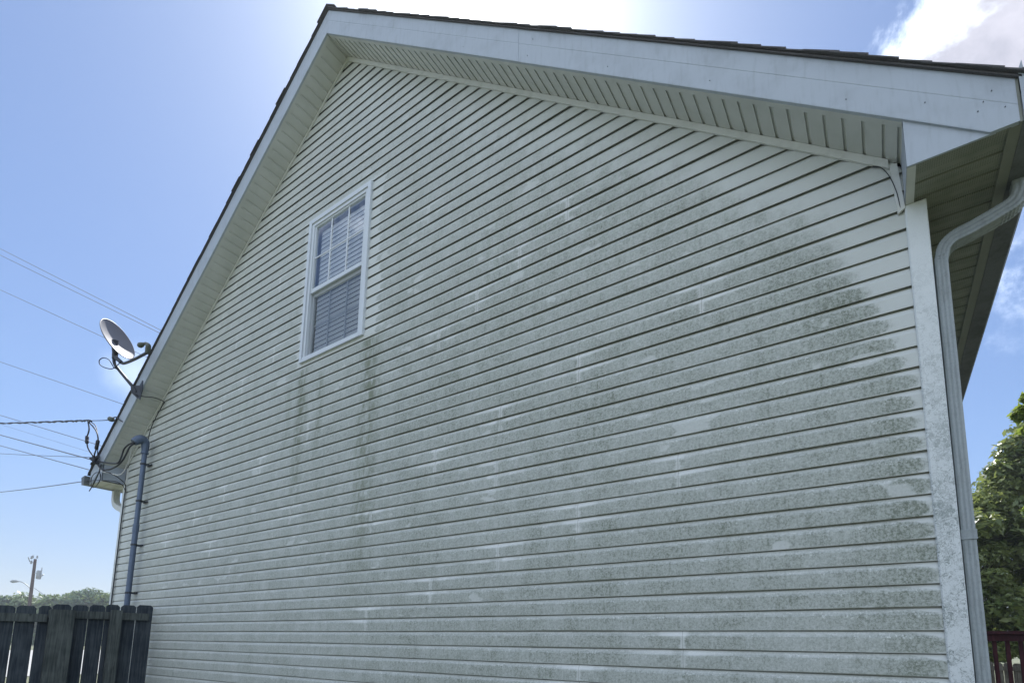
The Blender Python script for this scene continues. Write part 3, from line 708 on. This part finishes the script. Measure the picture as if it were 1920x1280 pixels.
def muntins(z0, z1, y, name):
    b = MB(); w = IX1 - IX0
    for f in (1 / 3, 2 / 3): b.box(IX0 + w * f - .0075, IX0 + w * f + .0075, y, y + .006, z0, z1)
    zc = (z0 + z1) / 2; b.box(IX0 + .015, IX1 - .015, y + .0006, y + .0054, zc - .0065, zc + .0065); return b.build(name, M['muntin'], wo)
muntins(ZM + .03, IZ1 - .014, -.0115, 'upper_muntins'); muntins(IZ0 + .035, ZM - .045, .0235, 'lower_muntins')
b = MB(); z = IZ0 + .02
while z < IZ1 - .07:
    zz = z; a = .50
    b.quad((IX0 + .035, .038, zz), (IX1 - .012, .038, zz), (IX1 - .012, .045, zz + .0497), (IX0 + .035, .045, zz + .0497)); z += .050
b.box(IX0 + .03, IX1 - .008, .06, .10, IZ1 - .06, IZ1 - .012)
b.build('window_blind', M['blind'], wo)
b = MB(); b.box(WX0 - .3, WX1 + .3, .9, .92, WZ0 - .3, WZ1 + .1)
b.quad((WX0 + .03, .03, WZ0 + .0), (WX0 + .03, .9, WZ0), (WX0 + .03, .9, WZ1), (WX0 + .03, .03, WZ1)); b.quad((WX1 - .03, .03, WZ0 + .0), (WX1 - .03, .9, WZ0), (WX1 - .03, .9, WZ1), (WX1 - .03, .03, WZ1))
b.quad((WX0, .03, WZ0 + .02), (WX1, .03, WZ0 + .02), (WX1, .9, WZ0 + .02), (WX0, .9, WZ0 + .02)); b.quad((WX0, .03, WZ1 - .02), (WX1, .03, WZ1 - .02), (WX1, .9, WZ1 - .02), (WX0, .9, WZ1 - .02))
b.build('window_recess', M['room'], wo)

# ------------------------------------------------------------ service mast
mast = thing('service_mast', (-8.05, -.1, .4), 'grey-blue electrical service mast conduit strapped to the far left of the siding', 'conduit')
b = MB(); b.tube([(-8.05, -.1, .4), (-8.05, -.1, 2.9)], .032, 16).tube([(-8.05, -.1, 2.88), (-8.052, -.1, 3.93)], .0295, 16).tube([(-8.05, -.1, 2.80), (-8.05, -.1, 2.90)], .036, 16)
b.build('conduit', M['conduit'], mast, smooth=40)
b = MB()
b.tube(spl([(-8.052, -.10, 3.86), (-8.052, -.102, 3.95), (-8.048, -.115, 4.01), (-8.045, -.155, 4.035), (-8.05, -.20, 4.005), (-8.05, -.235, 3.965)], 5), [.036, .038, .04, .042, .044, .045, .047, .048, .049, .05, .052, .053, .054, .055, .056, .057, .057, .056, .056, .055, .054, .053, .051, .050, .048, .044][:26], 14)
b.tube([(-8.052, -.1, 3.85), (-8.052, -.1, 3.875)], .044, 14).build('weatherhead', M['conduit'], mast, smooth=45)
for z in (3.70, 3.20, 2.62, 2.0):
    b = MB(); b.tube([(-8.05, -.1, z), (-8.05, -.1, z + .022)], .0375, 14).box(-8.11, -7.99, -.034, -.022, z, z + .022).box(-8.07, -8.03, -.09, -.022, z + .002, z + .02)
    b.build('strap', M['dkmetal'], mast)

# ------------------------------------------------------------ cables on the house
def wire(name, pts, r, label, cat, group=None, mt=None, n=6, smooth=True, k=8):
    b = MB(); b.tube(spl(pts, k) if len(pts) > 2 else [Vector(pts[0]) + (Vector(pts[1]) - Vector(pts[0])) * i / 12 for i in range(13)], r, n)
    o = b.build(name, mt or M['wire'], None, smooth=60); return tag(o, label, cat, group)
sp = thing('service_drop', (-9.02, -.33, 3.88), 'black twisted service drop with splices, from the left edge to the roof corner', 'power cable')
b = MB()
TR = [(-8.582, -.36, 4.348), (-8.789, -.385, 4.378), (-9.309, -.383, 4.492), (-11.003, -.351, 4.868), (-14.314, -.351, 5.58), (-19.027, -.588, 6.538), (-33.936, -2.424, 9.486)]
full = spl(TR, 40)
b.tube(full, .0055, 5)
for ph in (0, 2.1):
    pts = []
    for i, p in enumerate(full):
        if p.x > -9.15: continue
        a = i * .55 + ph; pts.append(p + Vector((0, math.cos(a), math.sin(a))) * .011)
    b.tube(pts, .008, 5)
b.build('twisted_cable', M['rubber'], sp, smooth=60)
S1 = [(-9.171, -.42, 4.435), (-9.087, -.42, 4.299), (-9.128, -.42, 4.192), (-9.1, -.42, 4.108), (-9.076, -.4, 4.018), (-9.028, -.33, 3.892)]
S2 = [(-9.223, -.4, 4.454), (-8.886, -.4, 4.248), (-8.793, -.39, 4.095), (-8.848, -.38, 3.995), (-8.965, -.36, 3.932), (-9.023, -.33, 3.875)]
S3 = [(-9.21, -.38, 4.459), (-8.974, -.38, 4.328), (-8.814, -.38, 4.064), (-8.885, -.35, 3.936), (-8.863, -.33, 3.846)]
for s_, r in ((S1, .009), (S2, .009), (S3, .006)): b = MB(); b.tube(spl(s_, 8), r, 7); b.build('tail', M['rubber'], sp, smooth=60)
for a, c in (((-9.13, -.42, 4.215), (-9.10, -.42, 4.10)), ((-8.80, -.388, 4.10), (-8.875, -.375, 3.985))):
    a, c = Vector(a), Vector(c); b = MB(); b.tube([a, a.lerp(c, .1), a.lerp(c, .45), a.lerp(c, .5), a.lerp(c, .55), a.lerp(c, .9), c], [.014, .022, .022, .017, .022, .022, .014], 10); b.build('splice', M['rubber'], sp, smooth=40)
rc_ = random.Random(2); b = MB()
for i in range(9):
    c = Vector((-9.02, -.335, 3.88)) + Vector((rc_.uniform(-.05, .05), rc_.uniform(-.03, .02), rc_.uniform(-.06, .05))); d = Vector((rc_.uniform(-1, 1), rc_.uniform(-1, 1), rc_.uniform(-1, 1))).normalized() * .045
    b.tube([c - d, c, c + d * .9], [.012, .02, .012], 7)
b.build('connector_cluster', M['rubber'], sp, smooth=50)
LP1 = [(-8.048, -.235, 3.965), (-8.151, -.26, 3.941), (-8.242, -.27, 3.89), (-8.28, -.28, 3.77), (-8.338, -.29, 3.719), (-8.582, -.3, 3.76), (-8.884, -.31, 3.833), (-9.03, -.32, 3.885)]
LP2 = [(-8.04, -.23, 3.955), (-8.09, -.26, 3.9), (-8.152, -.27, 3.807), (-8.233, -.28, 3.725), (-8.361, -.29, 3.679), (-8.591, -.3, 3.672), (-8.853, -.31, 3.737), (-9.03, -.32, 3.885)]
for L in (LP1, LP2): b = MB(); b.tube(spl(L, 8), .0105, 8); b.build('entrance_loop', M['rubber'], sp, smooth=60)
BE = spl([(-8.06, -.23, 3.95), (-8.15, -.22, 3.837), (-8.207, -.21, 3.763), (-8.282, -.21, 3.674), (-8.336, -.22, 3.607), (-8.414, -.25, 3.582), (-8.604, -.28, 3.635), (-8.832, -.3, 3.691), (-8.97, -.31, 3.80)], 12)
b = MB(); b.tube(BE, [.0045 + .005 * (i % 3 == 0) for i in range(len(BE))], 6); b.build('neutral_wire', M['bare'], sp, smooth=60)
# porcelain wire holder with screw hook
hk = thing('wire_holder', (-8.40, -.29, 4.33), 'small grey insulator on a screw hook holding the service drop at the left rake', 'insulator')
b = MB(); b.tube(spl([(-8.33, -.285, 4.29), (-8.42, -.30, 4.335), (-8.47, -.32, 4.375), (-8.52, -.34, 4.372), (-8.55, -.35, 4.35)], 6), .0075, 8); b.build('hook', M['dkmetal'], hk, smooth=60)
b = MB(); b.tube([(-8.50, -.345, 4.335), (-8.52, -.35, 4.345), (-8.545, -.355, 4.352), (-8.56, -.357, 4.357), (-8.60, -.363, 4.37)], [.018, .034, .026, .034, .018], 12); b.build('insulator', M['lnb'], hk, smooth=40)
wire('phone_cable', [(-9.03, -.325, 3.885), (-8.768, -.31, 3.699), (-8.538, -.27, 3.612), (-8.648, -.12, 3.581), (-8.746, -.034, 3.528), (-8.752, -.034, 3.30), (-8.752, -.034, 2.6), (-8.752, -.034, 1.0)], .0065, 'black cable sagging from the splice cluster and down beside the far left corner post', 'cable', None, M['rubber'])
wire('phone_cable', [(-9.313, -.31, 3.621), (-9.0, -.31, 3.585), (-8.60, -.29, 3.525), (-8.657, -.15, 3.544), (-8.735, -.040, 3.47), (-8.738, -.036, 3.2), (-8.738, -.034, 1.2)], .005, 'thin dark cable crossing the white boxed eave return horizontally at the left roof corner', 'cable', None, M['rubber'])
CC = Vector((-8.965, -.312, 3.585)); cl = []
for i in range(40):
    a = i * 2 * math.pi / 19; cl.append(CC + Vector((math.cos(a) * .17 * (1 + .05 * math.sin(i)), .004 * math.sin(i * .7), math.sin(a) * .105)))
cl = [Vector((-8.90, -.315, 3.80))] + cl
wire('cable_coil', cl, .0042, 'round coil of thin black wire hanging on the left fascia end', 'cable', None, M['rubber'], 5, True, 3)
wire('ground_lead', [(-8.87, -.30, 3.80), (-8.90, -.305, 3.69), (-9.02, -.305, 3.56), (-9.17, -.305, 3.46)], .007, 'short grey lead slanting down the left fascia end to its lower corner', 'cable', None, M['dkmetal'])
wire('stray_cable', [(.10, -.022, 3.845), (.135, -.030, 3.81), (.164, -.034, 3.744), (.186, -.032, 3.65), (.196, -.026, 3.56)], .0021, 'short black cable curving from the right frieze trim to the corner post top', 'cable', None, M['rubber'])
wire('dish_cable', [(-7.876, -.29, 4.539), (-7.80, -.27, 4.52), (-7.72, -.18, 4.52), (-7.80, -.04, 4.54), (-7.85, -.037, 4.50), (-7.99, -.037, 4.385), (-8.10, -.04, 4.26), (-8.10, -.06, 4.10), (-8.09, -.07, 3.85)], .0055, 'black cable looping from the dish foot over the soffit to the mast top', 'cable', None, M['rubber'])

# ------------------------------------------------------------ sky wires
def far(name, a, b_, r, label, sag=.0, grp='thin wires crossing the sky at left'):
    a, b_ = Vector(a), Vector(b_); pts = [a.lerp(b_, i / 14) - Vector((0, 0, sag * 4 * (i / 14) * (1 - i / 14))) for i in range(15)]
    b = MB(); b.tube(pts, r * .78, 5); tag(b.build(name, M['wire'], None, smooth=60), label, 'overhead wire', grp)
def ext_(a, b_, t): a, b_ = Vector(a), Vector(b_); return a + (b_ - a) * t
def longw(a, b_, *r): far('overhead_wire', ext_(b_, a, 1.6), ext_(a, b_, 2.2), *r)
longw((-24.215, 5.619, 14.004), (-34.879, 2.418, 20.103), .016, 'highest thin overhead wire, running down from the left edge to the rake above the dish')
longw((-24.278, 5.597, 13.894), (-34.899, 2.456, 19.795), .016, 'second thin overhead wire, close under the highest one')
longw((-22.258, 4.875, 11.712), (-32.318, 2.234, 16.84), .014, 'lone thin overhead wire passing behind the satellite dish')
longw((-20.959, 3.736, 9.195), (-29.822, 2.169, 12.617), .013, 'lone thin overhead wire below the satellite dish')
longw((-14.436, 1.364, 5.681), (-21.795, .974, 7.988), .011, 'thin overhead wire crossing behind the twisted service drop')
longw((-14.617, 1.272, 5.524), (-21.813, 1.007, 7.719), .004, 'faintest hair-thin overhead wire, just under the twisted service drop')
far('overhead_wire', (-9.02, -.33, 3.867), (-30.81, .033, 9.964), .011, 'thickest straight overhead wire ending at the splice cluster')
far('overhead_wire', (-9.29, -.31, 3.789), (-30.637, .225, 9.503), .0085, 'overhead wire ending on the fascia just below the splice cluster')
far('overhead_wire', (-9.077, -.33, 3.924), (-30.86, .212, 8.713), .006, 'gently sagging light wire crossing the lower wires to the splice cluster', .10)
far('overhead_wire', (-9.347, -.33, 3.621), (-30.667, .668, 6.759), .0085, 'lowest overhead wire, ending at the left gutter end', .12)

# ------------------------------------------------------------ satellite dish
dish = thing('satellite_dish', (-7.90, -.31, 4.56), 'grey satellite dish on a bent pole bolted to the left rake', 'satellite dish')
dc = Vector((-8.046, -.546, 5.249))
# face normal: leans right, up and partly toward the viewer
topd = Vector((-8.175, -.668, 5.472)) - Vector((-7.912, -.418, 5.013))
vw = (Vector((0, -2.937, 1.45)) - dc).normalized(); mj = (topd - vw * topd.dot(vw)).normalized(); mn = mj.cross(vw)
if mn.z < 0: mn = -mn
nrm = (mn * .895 + vw * .445).normalized()
vdir = (topd - nrm * topd.dot(nrm)).normalized(); udir = nrm.cross(vdir)
b = MB(); RA, RB = .252, .252; rings = 12; seg = 40; Dp = .048
for side_ in (0, 1):
    base = len(b.v)
    for i in range(rings + 1):
        r = i / rings
        for j in range(seg):
            a = 2 * math.pi * j / seg
            b.v.append(tuple(dc + vdir * (RA * r * math.cos(a)) + udir * (RB * r * math.sin(a)) + nrm * (Dp * (r * r - 1) + .01 - side_ * .006)))
    for i in range(rings):
        for j in range(seg):
            q = (base + i * seg + j, base + i * seg + (j + 1) % seg, base + (i + 1) * seg + (j + 1) % seg, base + (i + 1) * seg + j); b.f.append(q)
rim = []
for j in range(seg + 1):
    a = 2 * math.pi * j / seg; rim.append(dc + vdir * (RA * math.cos(a)) + udir * (RB * math.sin(a)) + nrm * .007)
b.tube(rim, .006, 6, False)
b.build('reflector', M['dish'], dish, smooth=50)
foot = Vector((-7.885, -.300, 4.585))
b = MB(); b.prism([(-7.84, -.291, 4.47), (-7.79, -.291, 4.60), (-7.83, -.291, 4.74), (-7.93, -.291, 4.67), (-7.97, -.291, 4.58)], (0, 0, 0), (0, -.006, 0))
b.prism([(-7.90, -.297, 4.50), (-7.94, -.297, 4.66), (-8.0, -.36, 4.66), (-7.97, -.35, 4.58)], (0, 0, 0), (.006, 0, 0)); b.prism([(-7.84, -.297, 4.52), (-7.88, -.297, 4.68), (-7.95, -.36, 4.67), (-7.91, -.35, 4.57)], (0, 0, 0), (.006, 0, 0)); b.build('foot_bracket', M['dkmetal'], dish)
b = MB(); b.tube(spl([(-7.895, -.325, 4.58), (-7.945, -.365, 4.665), (-8.075, -.49, 4.875), (-8.105, -.525, 4.945), (-8.11, -.54, 5.04)], 6), .019, 12); b.build('mast_pole', M['dkmetal'], dish, smooth=50)
b = MB(); hub = Vector((-8.095, -.535, 5.06)); bk = dc - nrm * .045
b.tube([hub - Vector((0, 0, .06)), hub, hub + Vector((0, 0, .07))], [.030, .034, .030], 10)
b.tube([hub, hub.lerp(bk, .6), bk], [.03, .035, .05], 8); b.tube([hub + Vector((0, 0, -.03)), Vector((-7.955, -.50, 4.925))], [.028, .024], 8); b.build('tilt_bracket', M['dkmetal'], dish, smooth=40)
b = MB(); b.tube(spl([(-7.97, -.505, 4.945), (-7.915, -.49, 4.905), (-7.60, -.486, 4.868), (-7.30, -.468, 4.872)], 5), .017, 10)
b.tube([(-7.30, -.468, 4.865), (-7.285, -.466, 4.885)], .022, 10); b.build('feed_arm', M['dkmetal'], dish, smooth=50)
b = MB(); b.tube(spl([(-7.292, -.467, 4.868), (-7.276, -.466, 4.915), (-7.262, -.473, 4.955), (-7.30, -.485, 4.985), (-7.345, -.50, 4.985)], 5), [.022, .024, .026, .027, .028, .03, .03, .03, .030, .030, .028, .026, .024, .022, .020, .020, .019, .018, .017, .016, .016], 12)
b.tube([(-7.33, -.498, 4.985), (-7.36, -.506, 4.98), (-7.385, -.515, 4.975), (-7.405, -.52, 4.97)], [.018, .030, .033, .022], 12); b.build('feed_horn', M['lnb'], dish, smooth=50)
b = MB(); b.tube(spl([(-8.019, -.481, 4.97), (-8.076, -.537, 4.865), (-8.126, -.593, 4.854), (-8.192, -.643, 4.894), (-8.205, -.654, 4.955), (-8.160, -.627, 4.99), (-8.115, -.58, 4.967), (-8.10, -.53, 4.89), (-8.05, -.47, 4.84), (-7.95, -.37, 4.70), (-7.88, -.30, 4.56)], 8), .0055, 6); b.build('coax_loop', M['rubber'], dish, smooth=60)

# ------------------------------------------------------------ left privacy fence (seen from its rail side)
fn = thing('wooden_fence', (-7.7, -.7, 0), 'dark weathered dog-eared wooden privacy fence meeting the house wall at left', 'fence')
fd = Vector((-.148, -.989, 0)).normalized(); fo = Vector((-7.452, -.026, 0)); fnr = Vector((fd.y, -fd.x, 0)); fnr = fnr if fnr.x > 0 else -fnr   # towards the camera side (+x)
def fbox(b, s0, s1, z0, z1, n0, n1, dog=0.0, lean=0.0):
    P = []
    pts = [(s0, z0), (s1, z0), (s1 + lean, z1 - dog), (s1 - dog + lean, z1), (s0 + dog + lean, z1), (s0 + lean, z1 - dog)] if dog else [(s0, z0), (s1, z0), (s1 + lean, z1), (s0 + lean, z1)]
    for s, z in pts: q = fo + fd * s + fnr * n0; P.append((q.x, q.y, z))
    b.prism(P, (0, 0, 0), tuple(fnr * (n1 - n0))); return b
rf = random.Random(4)
# boundaries measured from the house outwards
bd_ = [(.010, .169), (.178, .323), (.332, .461), (.470, .611), (.621, .758), (.766, .921), (.931, 1.034), (1.050, 1.204), (1.214, 1.359), (1.368, 1.51), (1.52, 1.66), (1.67, 1.81), (1.82, 1.96), (1.97, 2.11), (2.12, 2.26), (2.27, 2.41)]
for i, (a, c) in enumerate(bd_):
    zt = 1.838 - .055 * a - (.012 if a > .9 and i > 5 else 0) + rf.uniform(-.004, .004)
    b = MB(); fbox(b, a, c, .03, zt, -.018 + rf.uniform(-.002, .002), 0, .024, rf.uniform(-.004, .004)); b.build('picket', M['fence'], fn, bevel=.002)
for (a, c, z1) in ((.05, .955, 1.735), (.96, 2.4, 1.685)):
    for zz, w in ((z1, .085), (z1 - .82, .085), (z1 - 1.45, .085)):
        b = MB(); fbox(b, a, c, zz - w, zz, .002, .038); b.build('rail', M['rail'], fn, bevel=.002)
for (a, c, zt) in ((.325, .425, 1.757), (.745, .950, 1.738), (2.2, 2.3, 1.70)):
    b = MB(); fbox(b, a, c, .0, zt, .040, .125); b.build('post', M['rail'], fn, bevel=.003)

# ------------------------------------------------------------ utility pole and street lamp
up = thing('utility_pole', (-77.9, 15.6, 0), 'far wooden utility pole with a transformer can, rising above the left fence', 'utility pole')
b = MB(); b.tube([(-77.9, 15.6, 0), (-77.4, 15.45, 6), (-76.95, 15.3, 9.75)], [.19, .16, .13], 10); b.build('pole', M['pole'], up, smooth=50)
b = MB(); b.tube([(-76.60, 15.68, 7.60), (-76.58, 15.68, 7.66), (-76.50, 15.66, 8.42), (-76.50, 15.66, 8.50)], [.20, .23, .23, .17], 12).tube([(-76.35, 15.8, 8.5), (-76.33, 15.8, 8.85)], [.06, .03], 8).tube([(-76.9, 15.4, 8.2), (-76.6, 15.6, 8.2)], .04, 6).tube([(-76.3, 15.85, 7.9), (-76.1, 15.95, 8.1)], .05, 6)
b.build('transformer', M['can'], up, smooth=50)
for p in ((-77.168, 15.014, 9.72), (-76.75, 15.38, 9.80), (-77.05, 15.1, 9.80)):
    b = MB(); b.tube([p, (p[0] + .0, p[1], p[2] + .12), (p[0], p[1], p[2] + .2), (p[0], p[1], p[2] + .32)], [.05, .10, .06, .08], 8); b.build('insulator', M['can'], up, smooth=50)
b = MB(); b.tube([(-76.98, 15.3, 9.3), (-77.25, 14.95, 9.45), (-77.35, 14.8, 9.9)], .05, 6).tube([(-77.15, 15.05, 9.2), (-77.15, 15.05, 9.55)], [.1, .07], 8); b.build('cutout_bracket', M['can'], up, smooth=50)
lm = b = MB(); b.tube(spl([(-77.47, 15.45, 6.45), (-77.85, 15.1, 6.95), (-78.25, 14.78, 7.25), (-78.6, 14.5, 7.30)], 5), .045, 8); b.build('lamp_arm', M['can'], up, smooth=50)
b = MB(); b.tube([(-78.5, 14.58, 7.30), (-78.7, 14.42, 7.32), (-79.0, 14.2, 7.30), (-79.15, 14.05, 7.27)], [.06, .14, .17, .05], 10); b.build('lamp_head', M['can'], up, smooth=50)
far('guy_wire', (-77.1, 15.6, 6.6), (-75.2, 17.6, 4.6), .03, 'short slack wire drooping from the far utility pole towards the trees', 0, None)

# ------------------------------------------------------------ trees
def leaves_mesh(cents, rads, counts, size, seed, aspect=.75, flat=.35):
    rg = np.random.default_rng(seed); V = []
    for c, r, n in zip(cents, rads, counts):
        d = rg.normal(size=(n, 3)); d /= np.linalg.norm(d, axis=1)[:, None]
        rr_ = rg.random(n) ** .45; P = np.array(c) + d * rr_[:, None] * np.array(r if hasattr(r, '__len__') else (r, r, r * .75))
        nz = rg.normal(size=(n, 3)); nz[:, 2] = np.abs(nz[:, 2]) + flat; nz += d * .5; nz /= np.linalg.norm(nz, axis=1)[:, None]
        t = rg.normal(size=(n, 3)); t -= nz * (t * nz).sum(1)[:, None]; t /= np.linalg.norm(t, axis=1)[:, None]; b_ = np.cross(nz, t)
        s = size * (.45 + 1.05 * rg.random(n)[:, None] ** 1.3)
        q = np.stack([P - t * s, P - b_ * s * aspect * .6 + nz * s * .12, P + t * s, P + b_ * s * aspect * .6 + nz * s * .12], 1); V.append(q)
    return np.concatenate(V)
def mesh_quads(name, Q, material, parent):
    off = LOC.get(parent.name, Vector()) if parent else Vector(); Q = Q - np.array(off); n = len(Q)
    me = bpy.data.meshes.new(name); me.vertices.add(n * 4); me.vertices.foreach_set('co', Q.reshape(-1).astype(np.float32))
    me.loops.add(n * 4); me.loops.foreach_set('vertex_index', np.arange(n * 4, dtype=np.int32)); me.polygons.add(n)
    me.polygons.foreach_set('loop_start', np.arange(0, n * 4, 4, dtype=np.int32)); me.polygons.foreach_set('loop_total', np.full(n, 4, dtype=np.int32)); me.update(calc_edges=True); me.validate()
    me.materials.append(material); o = bpy.data.objects.new(name, me); C.objects.link(o); o.parent = parent; LOC[o.name] = off; return o
def tree(base, crown, rad, nclump, nleaf, lsize, label, mt, seed, cat='tree', csize=.75, group=None, extra=None, trunk_r=.16, name='broadleaf_tree'):
    t = thing(name, base, label, cat, group); rg = random.Random(seed)
    cents, rads = [], []
    for i in range(nclump):
        while True:
            d = Vector((rg.uniform(-1, 1), rg.uniform(-1, 1), rg.uniform(-1, 1)))
            if .25 < d.length < 1: break
        d = d.normalized() * (d.length ** .5)
        c = Vector((crown[0] + d.x * rad[0], crown[1] + d.y * rad[1], crown[2] + d.z * rad[2])); cents.append(tuple(c)); r = csize * rg.uniform(.55, 1.2); rads.append((r, r, r * .62))
    if extra:
        for e in extra: cents.append(e[:3]); rads.append((e[3], e[3], e[3] * .7))
    cnt = [int(nleaf / len(cents) * (0.6 + .8 * rg.random())) for _ in cents]
    b = MB(); bz = Vector(base); top = Vector(crown) + Vector((0, 0, rad[2] * .3))
    b.tube(spl([bz, bz.lerp(top, .35) + Vector((.1, .05, 0)), bz.lerp(top, .7) + Vector((-.1, .1, 0)), top], 5), [trunk_r * (1 - .05 * i) for i in range(16)], 9)
    b.build('trunk', M['bark'], t, smooth=50)
    b = MB()
    for i, c in enumerate(cents):
        if i % 2 and i > 8 and nclump > 40: continue
        c = Vector(c); h = .25 + .6 * rg.random(); st = bz.lerp(top, min(.9, max(.25, h * min(1, (c.z - bz.z) / max(.1, top.z - bz.z))))); mid = st.lerp(c, .5) + Vector((rg.uniform(-.15, .15), rg.uniform(-.15, .15), rg.uniform(-.05, .25)))
        b.tube(spl([st, mid, c], 4), [trunk_r * .35 * (1 - .1 * k) for k in range(9)], 5)
    b.build('limbs', M['bark'], t, smooth=50)
    mesh_quads('crown', leaves_mesh(cents, rads, cnt, lsize, seed), mt, t)
    return t
tree((5.6, 20.5, 0), (5.2, 19.6, 4.9), (3.0, 2.4, 2.7), 120, 52000, .105, 'tall dense dark maple behind the red deck rail', M['leaf'], 21, csize=.62, extra=[(3.1, 18.0, 6.2, .7), (3.5, 18.2, 6.7, .8), (4.1, 18.6, 7.2, .8), (3.0, 18.2, 5.3, .9), (3.4, 18.4, 4.3, .9), (3.7, 18.3, 7.5, .6), (4.1, 18.2, 7.9, .7), (3.3, 18.1, 6.9, .45)])
tree((2.4, 18.2, 0), (2.5, 18.2, 3.3), (1.7, 1.5, 2.3), 75, 36000, .105, 'lower leafy green tree at the right corner behind the downspout', M['leaf'], 33, csize=.55, extra=[(1.9, 17.6, 5.6, .6), (2.7, 17.7, 5.7, .65), (2.3, 17.2, 1.6, .8), (3.2, 17.2, 1.7, .8), (2.4, 17, 5.0, .7), (3.0, 17, 2.6, .8)], trunk_r=.10)
tree((3.9, 8.8, 0), (3.9, 8.9, 4.7), (1.4, 1.3, 1.7), 26, 9000, .065, 'bright yellow-green branch tips poking in at the right edge', M['leaf2'], 5, csize=.5, extra=[(2.20, 8.65, 5.35, .20), (2.32, 8.75, 5.10, .20), (2.28, 8.7, 5.62, .12), (2.42, 8.8, 5.5, .25), (2.17, 8.85, 3.72, .13), (2.3, 8.9, 3.66, .18)], trunk_r=.09)
tree((-1.2, 23, 0), (-.5, 22.5, 2.6), (3.2, 2.0, 2.2), 40, 16000, .10, 'green shrubby tree mostly hidden behind the house corner', M['leaf'], 12, trunk_r=.1)
rt = random.Random(9)
spec = [(-125.5, 24.6, 4.6, 3.4, 'leaf4', 'bluish rounded tree at the left end of the far tree row'), (-121.2, 27.0, 4.9, 3.2, 'leaf3', 'pale green tree just left of the utility pole'), (-117.0, 29.0, 4.6, 3.3, 'leaf3', 'pale low tree just right of the utility pole'),
        (-113.6, 31.0, 5.2, 3.3, 'leaf4', 'dark bluish-green tree in the middle of the far tree row'), (-111.6, 33.2, 5.0, 3.0, 'leaf3', 'yellowish-green far tree right of the dark one'), (-109.2, 35.2, 4.9, 3.2, 'leaf3', 'far tree beside the house corner, at the right end of the row'), (-104, 38, 5.0, 3.4, 'leaf4', 'far tree peeping from behind the house corner'), (-118.5, 33.0, 5.4, 3.0, 'leaf4', 'taller far tree behind the pale low one')]
for i, (x, y, zc, r, mk, lb) in enumerate(spec):
    tree((x, y, 0), (x, y, zc + .5), (r, r, zc * .62 + rt.uniform(0, .5)), 34, 5200, .34, lb, M[mk], 100 + i, csize=1.5, group='far trees beyond the left fence', trunk_r=.2)
# hedge / scrub under the far trees
mesh = leaves_mesh([(-128 + i * 1.9, 20.5 + i * 1.25, 1.3) for i in range(15)], [(2.0, 1.6, 1.7)] * 15, [420] * 15, .32, 77)
tag(mesh_quads('undergrowth', mesh, M['leaf3'], None), 'pale scrub filling the ground under the far trees', 'undergrowth', None, 'stuff')
fh = thing('far_house', (-131.5, 21.5, 0), 'small pale far house cut by the left edge above the fence', 'house')
MB().box(-136, -129.2, 18, 23.4, 0, 6.6).build('wall', M['white_wall'], fh)
b = MB(); b.prism([(-136.5, 17.5, 6.6), (-128.8, 17.5, 6.6), (-132.6, 17.5, 8.6)], (0, 0, 0), (0, 6.4, 0)); b.build('roof', M['far_roof'], fh)
MB().box(-129.22, -129.12, 20, 21, 4.4, 5.8).build('window', M['room'], fh)

# ------------------------------------------------------------ deck with red rail, back fence
dk = thing('deck', (2.4, 6.5, 0), 'dark red stained wooden deck railing behind the right house corner', 'deck')
b = MB(); b.box(.33, 4.6, 4.98, 8.6, .60, .70); b.build('deck_floor', M['deck'], dk)
b = MB(); b.box(.34, 4.6, 4.93, 5.07, 1.600, 1.638); b.build('top_rail', M['deck'], dk, bevel=.004)
b = MB(); b.box(.34, 4.6, 4.965, 5.00, 1.525, 1.5985); b.build('rail_board', M['deck'], dk, bevel=.003)
b = MB(); b.box(.34, 4.6, 4.965, 5.00, .78, .86); b.build('bottom_rail', M['deck'], dk, bevel=.003)
x = .905
while x < 4.55:
    b = MB(); b.box(x - .019, x + .019, 5.001, 5.039, .74, 1.5985); b.build('baluster', M['deck'], dk, bevel=.002); x += .112
for x in (.40, 2.5, 4.55): MB().box(x - .045, x + .045, 5.001, 5.09, 0, 1.5985).build('post', M['deck'], dk, bevel=.003)
bf = thing('back_fence', (3, 12, 0), 'weathered brown board fence seen between the red deck balusters', 'fence')
x = -.2; rb = random.Random(8)
while x < 7:
    b = MB(); zt = 1.15 + rb.uniform(-.015, .015); w = .138; P = [(x, 12, 0.02), (x + w, 12, .02), (x + w, 12, zt - .03), (x + w - .03, 12, zt), (x + .03, 12, zt), (x, 12, zt - .03)]
    b.prism(P, (0, 0, 0), (0, .018, 0)); b.build('picket', M['oldfence'], bf); x += .148
MB().box(-.2, 7, 11.96, 11.998, .98, 1.07).build('rail', M['oldfence'], bf); MB().box(-.2, 7, 11.96, 11.998, .3, .39).build('rail', M['oldfence'], bf)

# ------------------------------------------------------------ air
hb = MB().box(-900, 900, -900, 900, -1, 30); hm = bpy.data.materials.new('thin haze'); hm.use_nodes = True; ht = hm.node_tree; ht.nodes.clear()
hv = ht.nodes.new('ShaderNodeVolumePrincipled'); hv.inputs['Color'].default_value = (.85, .92, 1, 1); hv.inputs['Density'].default_value = .0010; hv.inputs['Anisotropy'].default_value = .4
ho = ht.nodes.new('ShaderNodeOutputMaterial'); ht.links.new(hv.outputs[0], ho.inputs['Volume'])
tag(hb.build('haze', hm), kind='stuff', label='thin pale haze in the air over the yard', cat='haze')
